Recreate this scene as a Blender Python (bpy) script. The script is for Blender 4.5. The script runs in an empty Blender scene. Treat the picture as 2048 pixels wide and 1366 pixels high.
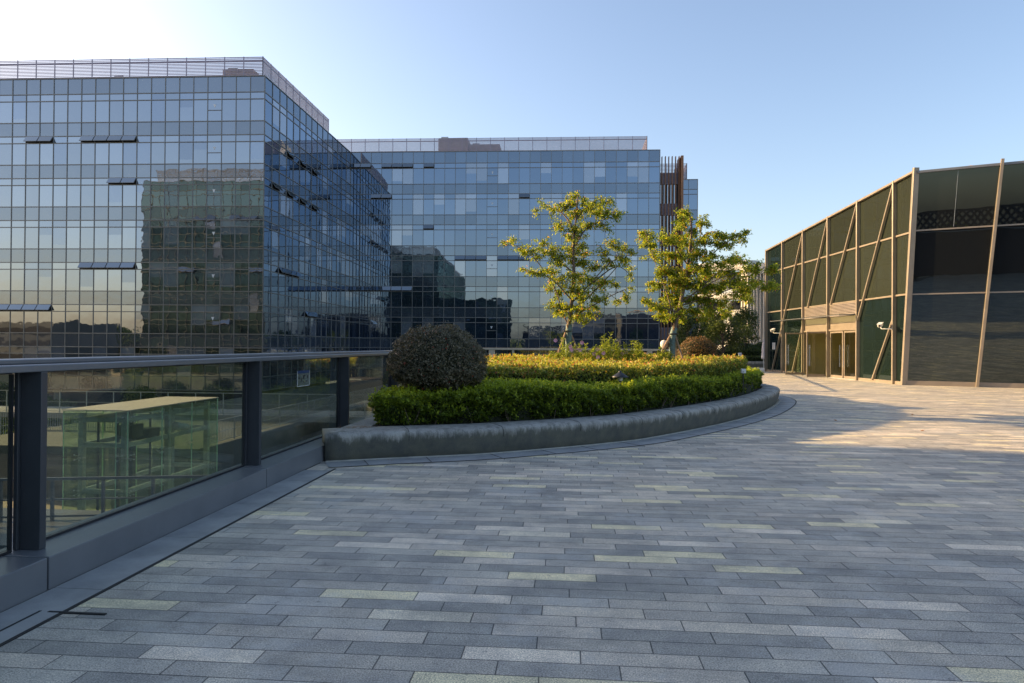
import bpy, bmesh, math, random
import numpy as np
from mathutils import Vector, Matrix
random.seed(7); rng = np.random.default_rng(7)
C = bpy.context.scene.collection
R = math.radians

# ---------------------------------------------------------------- camera, sky, sun
cam = bpy.data.cameras.new('camera'); co = bpy.data.objects.new('camera', cam); C.objects.link(co)
cam.lens = 24.0; cam.sensor_width = 36; cam.clip_end = 3000; cam.clip_start = .05
co.matrix_world = (Matrix.Translation((0, 0, 1.6)) @ Matrix.Rotation(R(4.65), 4, 'Z')
                   @ Matrix.Rotation(math.pi/2 + R(.378), 4, 'X') @ Matrix.Rotation(R(.4), 4, 'Z'))
bpy.context.scene.camera = co
SUN_EL = 18.0
SD = Vector((-.9746*math.cos(R(SUN_EL)), .2240*math.cos(R(SUN_EL)), math.sin(R(SUN_EL)))).normalized()
w = bpy.data.worlds.new('World'); bpy.context.scene.world = w; w.use_nodes = True
nt = w.node_tree; bg = nt.nodes['Background']
sky = nt.nodes.new('ShaderNodeTexSky'); sky.sky_type = 'NISHITA'; sky.sun_disc = False
sky.sun_elevation = R(SUN_EL); sky.sun_rotation = math.atan2(SD.x, SD.y)
sky.air_density = 1.0; sky.dust_density = 2.2; sky.ozone_density = 2.2; sky.altitude = 0
tn = nt.nodes.new('ShaderNodeMix'); tn.data_type = 'RGBA'; tn.blend_type = 'MULTIPLY'; tn.inputs[0].default_value = 1; tn.inputs[7].default_value = (1.03, .925, .875, 1)
nt.links.new(sky.outputs[0], tn.inputs[6]); nt.links.new(tn.outputs[2], bg.inputs[0]); bg.inputs[1].default_value = .15
sl = bpy.data.lights.new('sun', 'SUN'); so = bpy.data.objects.new('sun', sl); C.objects.link(so)
sl.energy = 5.0; sl.angle = R(.6); sl.color = (1, .69, .34)
so.rotation_euler = SD.to_track_quat('Z', 'Y').to_euler()
vs = bpy.context.scene.view_settings
vs.view_transform = 'Standard'; vs.look = 'None'; vs.gamma = 1; vs.exposure = 1.24
cy = bpy.context.scene.cycles
cy.max_bounces = 8; cy.transparent_max_bounces = 16; cy.glossy_bounces = 5; cy.diffuse_bounces = 3
cy.transmission_bounces = 5

# ---------------------------------------------------------------- materials
def newmat(name):
    m = bpy.data.materials.new(name); m.use_nodes = True
    n = m.node_tree; b = n.nodes['Principled BSDF']
    return m, n, b
def N(n, t, **k):
    x = n.nodes.new(t)
    for a, v in k.items(): setattr(x, a, v)
    return x
def inp(x, **k):
    for a, v in k.items(): x.inputs[a].default_value = v
def math_(n, op, a, b=None, c=None):
    x = N(n, 'ShaderNodeMath', operation=op)
    for i, v in enumerate((a, b, c)):
        if v is None: continue
        if isinstance(v, (int, float)): x.inputs[i].default_value = v
        else: n.links.new(v, x.inputs[i])
    return x.outputs[0]
def ramp(n, src, stops, interp='LINEAR'):
    r = N(n, 'ShaderNodeValToRGB'); cr = r.color_ramp; cr.interpolation = interp
    while len(cr.elements) < len(stops): cr.elements.new(.5)
    for e, (p, c) in zip(cr.elements, stops):
        e.position = p; e.color = (*c, 1) if len(c) == 3 else c
    n.links.new(src, r.inputs[0]); return r.outputs[0]
def mixc(n, fac, a, b, mode='MIX'):
    x = N(n, 'ShaderNodeMix', data_type='RGBA', blend_type=mode)
    for s, v in ((x.inputs[0], fac), (x.inputs[6], a), (x.inputs[7], b)):
        if isinstance(v, (int, float)): s.default_value = v
        elif isinstance(v, tuple): s.default_value = (*v, 1)
        else: n.links.new(v, s)
    return x.outputs[2]
def noise(n, scale, detail=4, rough=.6, vec=None, sc=None):
    t = N(n, 'ShaderNodeTexNoise'); inp(t, Scale=scale, Detail=detail, Roughness=rough)
    if vec is None: vec = N(n, 'ShaderNodeNewGeometry').outputs['Position']
    if sc:
        mp = N(n, 'ShaderNodeMapping'); mp.inputs['Scale'].default_value = sc
        n.links.new(vec, mp.inputs[0]); vec = mp.outputs[0]
    n.links.new(vec, t.inputs['Vector']); return t.outputs['Fac']
def plain(name, c1, c2=None, scale=3, rough=.5, metal=0, bump=0, bscale=60, sc=None, spec=.5):
    m, n, b = newmat(name)
    inp(b, Roughness=rough, Metallic=metal)
    b.inputs['Specular IOR Level'].default_value = spec
    if c2 is None: c2 = tuple(x*.8 for x in c1)
    f = noise(n, scale, sc=sc)
    col = ramp(n, f, [(.3, c2), (.7, c1)])
    n.links.new(col, b.inputs['Base Color'])
    if bump:
        bm_ = N(n, 'ShaderNodeBump'); inp(bm_, Strength=bump, Distance=.01)
        n.links.new(noise(n, bscale), bm_.inputs['Height']); n.links.new(bm_.outputs[0], b.inputs['Normal'])
    return m
def coated(name, interior, tint, fac, rough=.015, wav=.0045, var=.35, edge=.5):
    """mirror-coated glazing: what stands behind it dimly seen, the rest reflected"""
    m, n, b = newmat(name); n.nodes.remove(b)
    out = n.nodes['Material Output']
    df = N(n, 'ShaderNodeBsdfDiffuse'); gl = N(n, 'ShaderNodeBsdfGlossy'); mx = N(n, 'ShaderNodeMixShader')
    at = N(n, 'ShaderNodeAttribute', attribute_name='rnd').outputs['Fac']
    c = ramp(n, at, [(0, tuple(x*(1-var) for x in interior)), (1, tuple(x*(1+var) for x in interior))])
    n.links.new(c, df.inputs[0]); inp(gl, Roughness=rough); gl.inputs[0].default_value = (*tint, 1)
    geo = N(n, 'ShaderNodeNewGeometry').outputs['Position']
    ns = noise(n, .8, 1.5, .5, vec=geo)
    bp = N(n, 'ShaderNodeBump'); inp(bp, Strength=1.0, Distance=wav); n.links.new(ns, bp.inputs['Height'])
    n.links.new(bp.outputs[0], gl.inputs['Normal'])
    lw = N(n, 'ShaderNodeLayerWeight'); inp(lw, Blend=.5)
    f = math_(n, 'ADD', math_(n, 'MULTIPLY', math_(n, 'POWER', lw.outputs['Facing'], 4.), edge), fac)
    f = math_(n, 'ADD', f, math_(n, 'MULTIPLY', math_(n, 'SUBTRACT', at, .5), .06))
    n.links.new(f, mx.inputs[0]); n.links.new(df.outputs[0], mx.inputs[1]); n.links.new(gl.outputs[0], mx.inputs[2])
    n.links.new(mx.outputs[0], out.inputs[0]); return m
def clearglass(name, trans, refl=.9, ior=1.5, dirt_glow=0., dcol=(.35, .36, .34)):
    m, n, b = newmat(name); n.nodes.remove(b); out = n.nodes['Material Output']
    tr = N(n, 'ShaderNodeBsdfTransparent'); tr.inputs[0].default_value = (*trans, 1)
    gl = N(n, 'ShaderNodeBsdfGlossy'); inp(gl, Roughness=.02); gl.inputs[0].default_value = (refl, refl, refl, 1)
    lw = N(n, 'ShaderNodeLayerWeight'); inp(lw, Blend=.5); mx = N(n, 'ShaderNodeMixShader')
    f0 = ((ior-1)/(ior+1))**2*1.6
    fr = math_(n, 'ADD', math_(n, 'MULTIPLY', math_(n, 'POWER', lw.outputs['Facing'], 4.5), 1-f0), f0)
    n.links.new(fr, mx.inputs[0]); n.links.new(tr.outputs[0], mx.inputs[1]); n.links.new(gl.outputs[0], mx.inputs[2])
    last = mx.outputs[0]
    if dirt_glow:
        df = N(n, 'ShaderNodeBsdfDiffuse'); df.inputs[0].default_value = (*dcol, 1)
        m2 = N(n, 'ShaderNodeMixShader')
        f = math_(n, 'MULTIPLY', ramp(n, noise(n, 2.5, 6, .7), [(.35, (.2,)*3), (.75, (1,)*3)]), dirt_glow)
        n.links.new(f, m2.inputs[0]); n.links.new(last, m2.inputs[1]); n.links.new(df.outputs[0], m2.inputs[2]); last = m2.outputs[0]
    n.links.new(last, out.inputs[0]); return m
def leafmat(name, stops, trans=.45, rough=.45):
    m, n, b = newmat(name); out = n.nodes['Material Output']
    at = N(n, 'ShaderNodeAttribute', attribute_name='rnd').outputs['Fac']
    col = ramp(n, at, stops); n.links.new(col, b.inputs['Base Color']); inp(b, Roughness=rough)
    b.inputs['Specular IOR Level'].default_value = .35
    tl = N(n, 'ShaderNodeBsdfTranslucent'); n.links.new(mixc(n, 1., col, (1.5, 1.45, .7), 'MULTIPLY'), tl.inputs[0])
    mx = N(n, 'ShaderNodeMixShader'); inp(mx, Fac=trans)
    n.links.new(b.outputs[0], mx.inputs[1]); n.links.new(tl.outputs[0], mx.inputs[2]); n.links.new(mx.outputs[0], out.inputs[0])
    return m

def paving_mat():
    m, n, b = newmat('granite_setts')
    pos = N(n, 'ShaderNodeNewGeometry').outputs['Position']
    sp = N(n, 'ShaderNodeSeparateXYZ'); n.links.new(pos, sp.inputs[0])
    W, L = .152, .61
    yy = math_(n, 'DIVIDE', math_(n, 'ADD', sp.outputs[1], .03), W); row = math_(n, 'FLOOR', yy); fy = math_(n, 'FRACT', yy)
    wr = N(n, 'ShaderNodeTexWhiteNoise', noise_dimensions='1D'); n.links.new(row, wr.inputs['W'])
    # courses shift by a third of a slab, loosely
    sh = math_(n, 'ADD', math_(n, 'MULTIPLY', row, .34), math_(n, 'MULTIPLY', wr.outputs['Value'], .22))
    xx = math_(n, 'ADD', math_(n, 'DIVIDE', sp.outputs[0], L), sh); colm = math_(n, 'FLOOR', xx); fx = math_(n, 'FRACT', xx)
    cb = N(n, 'ShaderNodeCombineXYZ'); n.links.new(colm, cb.inputs[0]); n.links.new(row, cb.inputs[1])
    wn = N(n, 'ShaderNodeTexWhiteNoise', noise_dimensions='3D'); n.links.new(cb.outputs[0], wn.inputs[0])
    v = wn.outputs['Value']
    base = ramp(n, v, [(0, (0.311, 0.307, 0.277)), (.18, (0.444, 0.427, 0.370)), (.36, (0.381, 0.367, 0.324)), (.5, (0.525, 0.484, 0.408)),
                       (.66, (0.418, 0.394, 0.338)), (.80, (0.682, 0.620, 0.509)), (.83, (0.555, 0.509, 0.416)), (.895, (.66, .61, .48)),
                       (.92, (.70, .64, .43)), (1, (.74, .67, .43))], 'CONSTANT')
    # granite grain, weather clouds, stains
    g1 = ramp(n, noise(n, 110, 3, .9), [(.34, (.30,)*3), (.5, (.98,)*3), (.66, (1.75,)*3)])
    col = mixc(n, 1., mixc(n, 1., base, (1.10, 1.04, .97), 'MULTIPLY'), g1, 'MULTIPLY')
    g2 = ramp(n, noise(n, 2.6, 7, .72), [(.3, (.70, .71, .74)), (.72, (1.30, 1.28, 1.22))])
    col = mixc(n, 1., col, g2, 'MULTIPLY')
    cloud = ramp(n, noise(n, .35, 3, .5), [(.3, (.86, .88, .92)), (.7, (1.12, 1.1, 1.08))])
    col = mixc(n, 1., col, cloud, 'MULTIPLY')
    st = ramp(n, noise(n, 7, 7, .75, sc=(.6, 1.6, 1)), [(.57, (0,)*3), (.68, (1,)*3)])
    col = mixc(n, math_(n, 'MULTIPLY', st, .5), col, (.36, .34, .30))
    sm = ramp(n, noise(n, 1.3, 6, .72, sc=(.7, 1.3, 1)), [(.50, (0,)*3), (.66, (1,)*3)])
    col = mixc(n, math_(n, 'MULTIPLY', sm, .50), col, (.17, .165, .145))
    pl_ = ramp(n, noise(n, .9, 6, .75), [(.52, (0,)*3), (.62, (1,)*3)])
    col = mixc(n, math_(n, 'MULTIPLY', pl_, .34), col, (.55, .54, .50))
    dk = ramp(n, noise(n, 11, 5, .8), [(.60, (0,)*3), (.70, (1,)*3)])
    col = mixc(n, math_(n, 'MULTIPLY', dk, .65), col, (.05, .05, .05))
    # joints
    jy = math_(n, 'MULTIPLY', math_(n, 'MINIMUM', fy, math_(n, 'SUBTRACT', 1., fy)), W)
    jx = math_(n, 'MULTIPLY', math_(n, 'MINIMUM', fx, math_(n, 'SUBTRACT', 1., fx)), L)
    d = math_(n, 'MINIMUM', jx, jy)
    jit = math_(n, 'MULTIPLY', noise(n, 3., 3), .0045)
    jm = N(n, 'ShaderNodeMapRange'); n.links.new(d, jm.inputs[0]); n.links.new(jit, jm.inputs[1])
    n.links.new(math_(n, 'ADD', jit, .0022), jm.inputs[2]); inp(jm, **{'To Min': 1., 'To Max': 0.})
    col = mixc(n, math_(n, 'MULTIPLY', jm.outputs[0], .85), col, (.018, .019, .018))
    n.links.new(col, b.inputs['Base Color'])
    rr = N(n, 'ShaderNodeMapRange'); n.links.new(noise(n, 1.6, 4), rr.inputs[0]); inp(rr, **{'To Min': .52, 'To Max': .78})
    n.links.new(rr.outputs[0], b.inputs['Roughness'])
    h = math_(n, 'ADD', math_(n, 'MULTIPLY', jm.outputs[0], -1.), math_(n, 'MULTIPLY', noise(n, 150, 2, .7), .25))
    h = math_(n, 'ADD', h, math_(n, 'MULTIPLY', wn.outputs['Value'], .25))
    bp = N(n, 'ShaderNodeBump'); inp(bp, Strength=.6, Distance=.004); n.links.new(h, bp.inputs['Height'])
    n.links.new(bp.outputs[0], b.inputs['Normal'])
    return m
def planter_mat():
    m, n, b = newmat('weathered_planter_stone')
    pos = N(n, 'ShaderNodeNewGeometry').outputs['Position']
    sp = N(n, 'ShaderNodeSeparateXYZ'); n.links.new(pos, sp.inputs[0])
    base = ramp(n, noise(n, 2.5, 6, .7), [(.3, (.25, .24, .215)), (.7, (.42, .40, .355))])
    g = ramp(n, noise(n, 160, 2, .7), [(.3, (.7,)*3), (.7, (1.25,)*3)]); base = mixc(n, 1., base, g, 'MULTIPLY')
    # algae running down the lower face
    a = noise(n, 9, 6, .75, sc=(1, 1, .22))
    zz = N(n, 'ShaderNodeMapRange'); n.links.new(sp.outputs[2], zz.inputs[0]); inp(zz, **{'From Min': .16, 'From Max': .37, 'To Min': .42, 'To Max': -.02})
    am = ramp(n, math_(n, 'ADD', a, zz.outputs[0]), [(.45, (0,)*3), (.68, (1,)*3)])
    gc = ramp(n, noise(n, 5, 5), [(.35, (.045, .05, .042)), (.65, (.085, .083, .055))])
    col = mixc(n, math_(n, 'MULTIPLY', am, .85), base, gc)
    sp2 = ramp(n, noise(n, 38, 4, .8), [(.6, (0,)*3), (.7, (1,)*3)])
    col = mixc(n, math_(n, 'MULTIPLY', sp2, .4), col, (.06, .06, .055))
    n.links.new(col, b.inputs['Base Color']); inp(b, Roughness=.72)
    bp = N(n, 'ShaderNodeBump'); inp(bp, Strength=.5, Distance=.01); n.links.new(noise(n, 45, 6, .7), bp.inputs['Height'])
    n.links.new(bp.outputs[0], b.inputs['Normal']); return m

M = {}
M['paving'] = paving_mat()
M['border'] = plain('border_granite', (.36, .36, .345), (.23, .235, .23), 3, .65, bump=.4, bscale=120)
M['slot'] = plain('drain_slot', (.012, .012, .012), (.02, .02, .018), 9, .8)
M['pale_strip'] = plain('pale_edging', (.5, .48, .42), (.3, .29, .26), 5, .6)
M['planter'] = planter_mat()
M['soil'] = plain('soil', (.05, .038, .026), (.02, .016, .012), 9, .95, bump=1, bscale=30)
M['rail'] = plain('grey_metal_paint', (.175, .182, .195), (.14, .147, .16), 2, .30, metal=.15, bump=.05, bscale=300)
M['sunlit_rail'] = plain('pale_rail_paint', (.55, .50, .40), None, 2, .5, metal=.1)  # far fence rail; warm sunlit tone put into its colour
M['dim_wall'] = plain('dim_wall', (.09, .095, .085), None, .4, .8)
M['post'] = plain('post_paint', (.075, .08, .09), (.055, .06, .068), 2, .32, metal=.3)
M['rail_dark'] = plain('dark_metal', (.035, .037, .042), (.02, .02, .024), 3, .4, metal=.3)
M['champagne'] = plain('champagne_aluminium', (.32, .27, .215), (.25, .21, .17), 1.5, .38, metal=.35)
M['mullion'] = plain('facade_aluminium', (.235, .225, .21), (.18, .17, .16), 2, .4, metal=.4)
M['louvre'] = plain('louvre_aluminium', (.35, .30, .36), (.28, .245, .29), 2, .45, metal=.3)
M['steel'] = plain('galvanised_steel', (.48, .50, .50), (.34, .36, .37), 4, .45, metal=.5)
M['handle'] = plain('brushed_steel', (.62, .6, .57), None, 4, .25, metal=1)
M['vision'] = coated('vision_glass', (.020, .024, .030), (.82, .86, .93), .44)
M['spandrel'] = coated('spandrel_glass', (.065, .07, .078), (.76, .80, .87), .33, wav=.007, var=.12)
M['vision_blue'] = coated('blue_vision_glass', (.014, .022, .036), (.58, .72, .92), .35)  # vision glass again, shade and dim blue reflection put into its colours
M['spandrel_blue'] = coated('shaded_spandrel_glass', (.045, .056, .072), (.60, .72, .88), .28, wav=.004, var=.12)  # spandrel glass again, likewise darkened and blued for shaded faces
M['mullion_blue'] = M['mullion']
M['vision_green'] = coated('green_vision_glass', (.012, .022, .016), (.55, .72, .66), .26)
M['spandrel_green'] = coated('green_spandrel_glass', (.022, .040, .030), (.55, .70, .62), .20)
M['mullion_green'] = plain('dark_green_mullion', (.07, .085, .07), None, 2, .5)
M['blind'] = coated('blind_behind_glass', (.13, .145, .17), (.74, .81, .93), .37, var=.35)
M['flap'] = coated('open_vent_glass', (.014, .020, .022), (.7, .8, .85), .34)
M['void'] = plain('dark_interior', (.012, .013, .014), (.008, .008, .009), 4, .9)
M['marker'] = plain('white_marker', (.75, .75, .75), None, 3, .6)
M['g_long'] = coated('tinted_screen_glass', (.024, .028, .020), (.55, .68, .6), .05, rough=.02, wav=.004, var=.18, edge=.8)
M['g_long_low'] = coated('dark_tinted_glass', (.009, .016, .014), (.58, .72, .70), .10, wav=.004, var=.2, edge=.9)
M['g_end'] = coated('dark_end_glass', (.012, .014, .016), (.48, .60, .63), .14, wav=.002, var=.1, edge=.9)
M['g_door'] = clearglass('door_glass', (.80, .86, .74), .9, 1.5)
M['g_fence'] = clearglass('fence_glass', (.74, .80, .74), .9, 1.5, dirt_glow=.07)
M['g_lift'] = clearglass('lift_glass', (.80, .93, .82), .9, 1.6, dirt_glow=.17, dcol=(.50, .66, .36))  # green diffuse layer here paints the sunlit glow of the glass
M['g_lift_edge'] = plain('glass_edge', (.50, .75, .50), None, 3, .2)
M['lift_roof'] = plain('lift_roof_panel', (.52, .46, .36), (.44, .39, .30), 1.2, .6)
M['white_paint'] = plain('white_paint', (.78, .77, .74), (.7, .69, .66), 3, .4)
M['black'] = plain('black_plastic', (.02, .02, .022), None, 3, .4)
M['interior'] = plain('lobby_wall', (.42, .37, .19), (.36, .31, .15), 1.5, .7)
M['lobby_floor'] = plain('lobby_floor', (.2, .19, .15), None, 1.5, .35)
M['brown_fin'] = plain('terracotta_fin', (.30, .135, .06), (.22, .10, .045), 1.5, .55)
M['concrete'] = plain('concrete', (.30, .30, .29), (.22, .22, .215), .8, .8, bump=.2)
M['cream'] = plain('cream_cladding', (.62, .58, .50), (.54, .50, .43), .3, .5)
M['plaza'] = plain('plaza_paving', (.30, .27, .22), (.21, .20, .17), .4, .75)
M['ground'] = plain('lower_ground_paving', (.085, .095, .075), (.05, .06, .045), .15, .85)
M['bark'] = plain('bark', (.20, .15, .11), (.09, .065, .045), 14, .85, bump=.6, sc=(1, 1, .3))
M['bark_dark'] = plain('dark_bark', (.09, .07, .055), (.045, .035, .028), 14, .9)
M['wrap'] = plain('blue_green_trunk_wrap', (.13, .23, .23), (.07, .09, .07), 16, .6, bump=.6, bscale=80, sc=(1, 1, 2.5))
M['stake'] = plain('stake_wood', (.34, .22, .13), (.22, .14, .08), 8, .7)
M['umbrella'] = plain('umbrella_cloth', (.55, .52, .52), (.42, .40, .40), 5, .8)
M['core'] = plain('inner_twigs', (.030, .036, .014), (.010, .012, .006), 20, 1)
M['wood'] = plain('pergola_wood', (.50, .29, .13), (.38, .21, .10), 2, .6)
M['leaf_dry'] = plain('dry_leaf', (.50, .22, .05), (.36, .14, .03), 30, .7)
M['blue'] = plain('blue_print', (.012, .04, .12), None, 3, .5)
M['petal'] = plain('pink_petals', (.75, .28, .48), (.8, .5, .65), 30, .6)
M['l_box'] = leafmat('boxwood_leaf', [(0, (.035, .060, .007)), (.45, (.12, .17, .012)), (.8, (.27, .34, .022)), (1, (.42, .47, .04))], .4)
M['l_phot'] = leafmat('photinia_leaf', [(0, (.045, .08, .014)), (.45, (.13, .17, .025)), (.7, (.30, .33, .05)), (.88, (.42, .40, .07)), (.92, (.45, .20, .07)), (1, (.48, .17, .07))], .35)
M['l_purple'] = leafmat('fringe_flower_leaf', [(0, (.035, .040, .018)), (.5, (.10, .088, .048)), (.85, (.18, .155, .095)), (.985, (.25, .21, .14)), (1, (.45, .04, .03))], .15, .35)
M['l_russet'] = leafmat('russet_leaf', [(0, (.06, .06, .02)), (.4, (.12, .09, .03)), (.8, (.22, .12, .05)), (1, (.30, .12, .06))], .3)
M['l_tree'] = leafmat('cherry_leaf', [(0, (.10, .155, .016)), (.4, (.20, .27, .024)), (.75, (.35, .40, .038)), (.955, (.52, .46, .05)), (.975, (.55, .26, .05)), (1, (.50, .18, .05))], .5)
M['l_dark'] = leafmat('dark_tree_leaf', [(0, (.03, .05, .015)), (.5, (.06, .09, .02)), (1, (.12, .15, .035))], .35)
M['l_fern'] = leafmat('feathery_leaf', [(0, (.10, .15, .02)), (.5, (.20, .25, .03)), (1, (.33, .36, .06))], .5)

# ---------------------------------------------------------------- geometry helpers
class MB:
    def __init__(s): s.v = []; s.f = []; s.m = []; s.r = []
    def face(s, pts, m=0, r=None):
        i = len(s.v); s.v += [tuple(p) for p in pts]; s.f.append(tuple(range(i, i+len(pts)))); s.m.append(m); s.r.append(random.random() if r is None else r)
    def hexa(s, p, m=0, r=None):
        """8 points: bottom ring 0-3, top ring 4-7"""
        i = len(s.v); s.v += [tuple(q) for q in p]; r = random.random() if r is None else r
        for f in ((3, 2, 1, 0), (4, 5, 6, 7), (0, 1, 5, 4), (1, 2, 6, 5), (2, 3, 7, 6), (3, 0, 4, 7)):
            s.f.append(tuple(i+k for k in f)); s.m.append(m); s.r.append(r)
        return s
    def box(s, x0, x1, y0, y1, z0, z1, m=0):
        return s.hexa([(x0, y0, z0), (x1, y0, z0), (x1, y1, z0), (x0, y1, z0), (x0, y0, z1), (x1, y0, z1), (x1, y1, z1), (x0, y1, z1)], m)
    def bar(s, a, b, w=.05, h=None, up=(0, 0, 1), m=0):
        a, b = Vector(a), Vector(b); h = h or w; d = (b-a).normalized(); up = Vector(up)
        if abs(d.dot(up)) > .98: up = Vector((1, 0, 0))
        sd = d.cross(up).normalized(); u = sd.cross(d).normalized()
        q = [(-w/2, -h/2), (w/2, -h/2), (w/2, h/2), (-w/2, h/2)]
        return s.hexa([a+sd*x+u*y for x, y in q] + [b+sd*x+u*y for x, y in q], m)
    def tube(s, pts, rad, n=8, m=0, cap=True):
        pts = [Vector(p) for p in pts]
        if not hasattr(rad, '__len__'): rad = [rad]*len(pts)
        base = len(s.v); ref = Vector((.3, .9, .2)).normalized()
        for k, p in enumerate(pts):
            d = (pts[min(k+1, len(pts)-1)] - pts[max(k-1, 0)]).normalized()
            a = d.cross(ref).normalized(); b = d.cross(a).normalized()
            for j in range(n):
                t = 2*math.pi*j/n; s.v.append(tuple(p + (a*math.cos(t) + b*math.sin(t))*rad[k]))
        for k in range(len(pts)-1):
            for j in range(n):
                q = base+k*n; s.f.append((q+j, q+(j+1) % n, q+n+(j+1) % n, q+n+j)); s.m.append(m); s.r.append(.5)
        if cap:
            for q in (base, base+(len(pts)-1)*n): s.f.append(tuple(q+j for j in range(n))); s.m.append(m); s.r.append(.5)
        return s
    def lathe(s, prof, c=(0, 0, 0), n=24, m=0):
        base = len(s.v)
        for r, z in prof:
            for j in range(n): t = 2*math.pi*j/n; s.v.append((c[0]+r*math.cos(t), c[1]+r*math.sin(t), c[2]+z))
        for k in range(len(prof)-1):
            for j in range(n):
                q = base+k*n; s.f.append((q+j, q+(j+1) % n, q+n+(j+1) % n, q+n+j)); s.m.append(m); s.r.append(.5)
        return s
    def build(s, name, mats, parent=None, bevel=0, smooth=False):
        me = bpy.data.meshes.new(name)
        me.from_pydata(s.v, [], s.f)
        if not isinstance(mats, (list, tuple)): mats = [mats]
        for x in mats: me.materials.append(x)
        me.polygons.foreach_set('material_index', s.m)
        at = me.attributes.new('rnd', 'FLOAT', 'FACE'); at.data.foreach_set('value', s.r)
        o = bpy.data.objects.new(name, me); C.objects.link(o)
        if bevel:
            b = bmesh.new(); b.from_mesh(me); bmesh.ops.remove_doubles(b, verts=b.verts, dist=1e-5)
            b.to_mesh(me); b.free()
            md = o.modifiers.new('bevel', 'BEVEL'); md.width = bevel; md.segments = 2; md.limit_method = 'ANGLE'
        if smooth: me.polygons.foreach_set('use_smooth', [True]*len(me.polygons))
        me.update()
        if parent: put(o, parent)
        return o
def put(o, parent):
    o.parent = parent; o.matrix_parent_inverse = Matrix.Translation(-parent.location)
def tag(o, label=None, cat=None, group=None, kind=None):
    if label: o['label'] = label
    if cat: o['category'] = cat
    if group: o['group'] = group
    if kind: o['kind'] = kind
    return o
def thing(name, loc, label, cat, group=None):
    o = bpy.data.objects.new(name, None); C.objects.link(o); o.location = loc; o.empty_display_size = .3
    return tag(o, label, cat, group)
def structure(name, mb, mat, **k):
    o = mb.build(name, mat, **k); o['kind'] = 'structure'; return o
def leafmesh(name, cen, nrm, L, W, mat, parent=None, lean=None, rnd=None, fold=.25):
    """many leaf-sized folded diamonds; cen (n,3), nrm (n,3) rough outward directions"""
    n = len(cen); cen = np.asarray(cen, float)
    a = np.asarray(lean, float) if lean is not None else rng.normal(size=(n, 3))
    a = a / (np.linalg.norm(a, axis=1, keepdims=True)+1e-9)
    nr = np.asarray(nrm, float); nr = nr / (np.linalg.norm(nr, axis=1, keepdims=True)+1e-9)
    b = np.cross(a, nr); b /= (np.linalg.norm(b, axis=1, keepdims=True)+1e-9)
    c = np.cross(a, b)
    Ls = (L*(.7+.6*rng.random(n)))[:, None]; Ws = Ls*(W/L)*(.8+.4*rng.random(n))[:, None]
    v = np.empty((n, 4, 3))
    v[:, 0] = cen - a*Ls*.5; v[:, 1] = cen + b*Ws*.5 - a*Ls*.05 + c*Ws*fold; v[:, 2] = cen + a*Ls*.5; v[:, 3] = cen - b*Ws*.5 - a*Ls*.05 + c*Ws*fold
    v = v.reshape(-1, 3); idx = np.arange(n)*4
    tri = np.stack([idx, idx+1, idx+2, idx, idx+2, idx+3], 1).reshape(-1)
    me = bpy.data.meshes.new(name); me.vertices.add(len(v)); me.vertices.foreach_set('co', v.reshape(-1))
    me.loops.add(len(tri)); me.loops.foreach_set('vertex_index', tri.astype(np.int32))
    me.polygons.add(n*2); me.polygons.foreach_set('loop_start', np.arange(n*2, dtype=np.int32)*3)
    me.update(calc_edges=True); me.materials.append(mat)
    r = rng.random(n) if rnd is None else np.clip(rnd, 0, 1)
    at = me.attributes.new('rnd', 'FLOAT', 'FACE'); at.data.foreach_set('value', np.repeat(r, 2).astype(np.float32))
    o = bpy.data.objects.new(name, me); C.objects.link(o)
    if parent: put(o, parent)
    return o
def catmull(P, per=8):
    P = [np.array(p, float) for p in P]; P = [2*P[0]-P[1]] + P + [2*P[-1]-P[-2]]; out = []
    for i in range(1, len(P)-2):
        for k in range(per):
            t = k/per; a, b, c, d = P[i-1:i+3]
            out.append(.5*((2*b)+(-a+c)*t+(2*a-5*b+4*c-d)*t*t+(-a+3*b-3*c+d)*t**3))
    out.append(P[-2]); return np.array(out)

# ---------------------------------------------------------------- ground and deck
g = MB(); g.face([(-900, -900, -7), (900, -900, -7), (900, 900, -7), (-900, 900, -7)])
structure('lower_ground', g, M['ground'])
g = MB(); g.face([(-75, 28, -6.996), (-4.5, 28, -6.996), (-4.5, 65, -6.996), (-75, 65, -6.996)])
structure('lower_plaza', g, M['plaza'])
DK = [(-3.72, -60), (90, -60), (90, 120), (17, 120), (13.2, 62), (5.6, 27.25), (-3.72, 27.25)]
g = MB(); n_ = len(DK)
g.face([(x, y, 0) for x, y in DK]); g.face([(x, y, -.9) for x, y in reversed(DK)])
structure('deck_paving', g, [M['paving'], M['concrete']])
g = MB()
for i in range(n_):
    (x0, y0), (x1, y1) = DK[i], DK[(i+1) % n_]; g.face([(x0, y0, -.9), (x1, y1, -.9), (x1, y1, -.003), (x0, y0, -.003)])
structure('deck_edge', g, M['concrete'])
# slab border along the fence with its slot drain
g = MB(); y = -3.0
while y < 8.4:
    g.box(-3.32, -2.985, y+.004, min(y+1.2, 8.45)-.004, -.01, .006); y += 1.2
structure('edge_border', g, M['border'])
g = MB(); g.box(-2.984, -2.958, -3, 8.6, -.01, .005); g.box(-3.325, -3.318, -3, 9, -.01, .005)
g.box(-3.06, -2.70, 3.815, 3.835, -.01, .0075); g.box(-3.12, -3.105, 2.0, 3.83, -.01, .0082)
structure('slot_drain', g, M['slot'])

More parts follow.
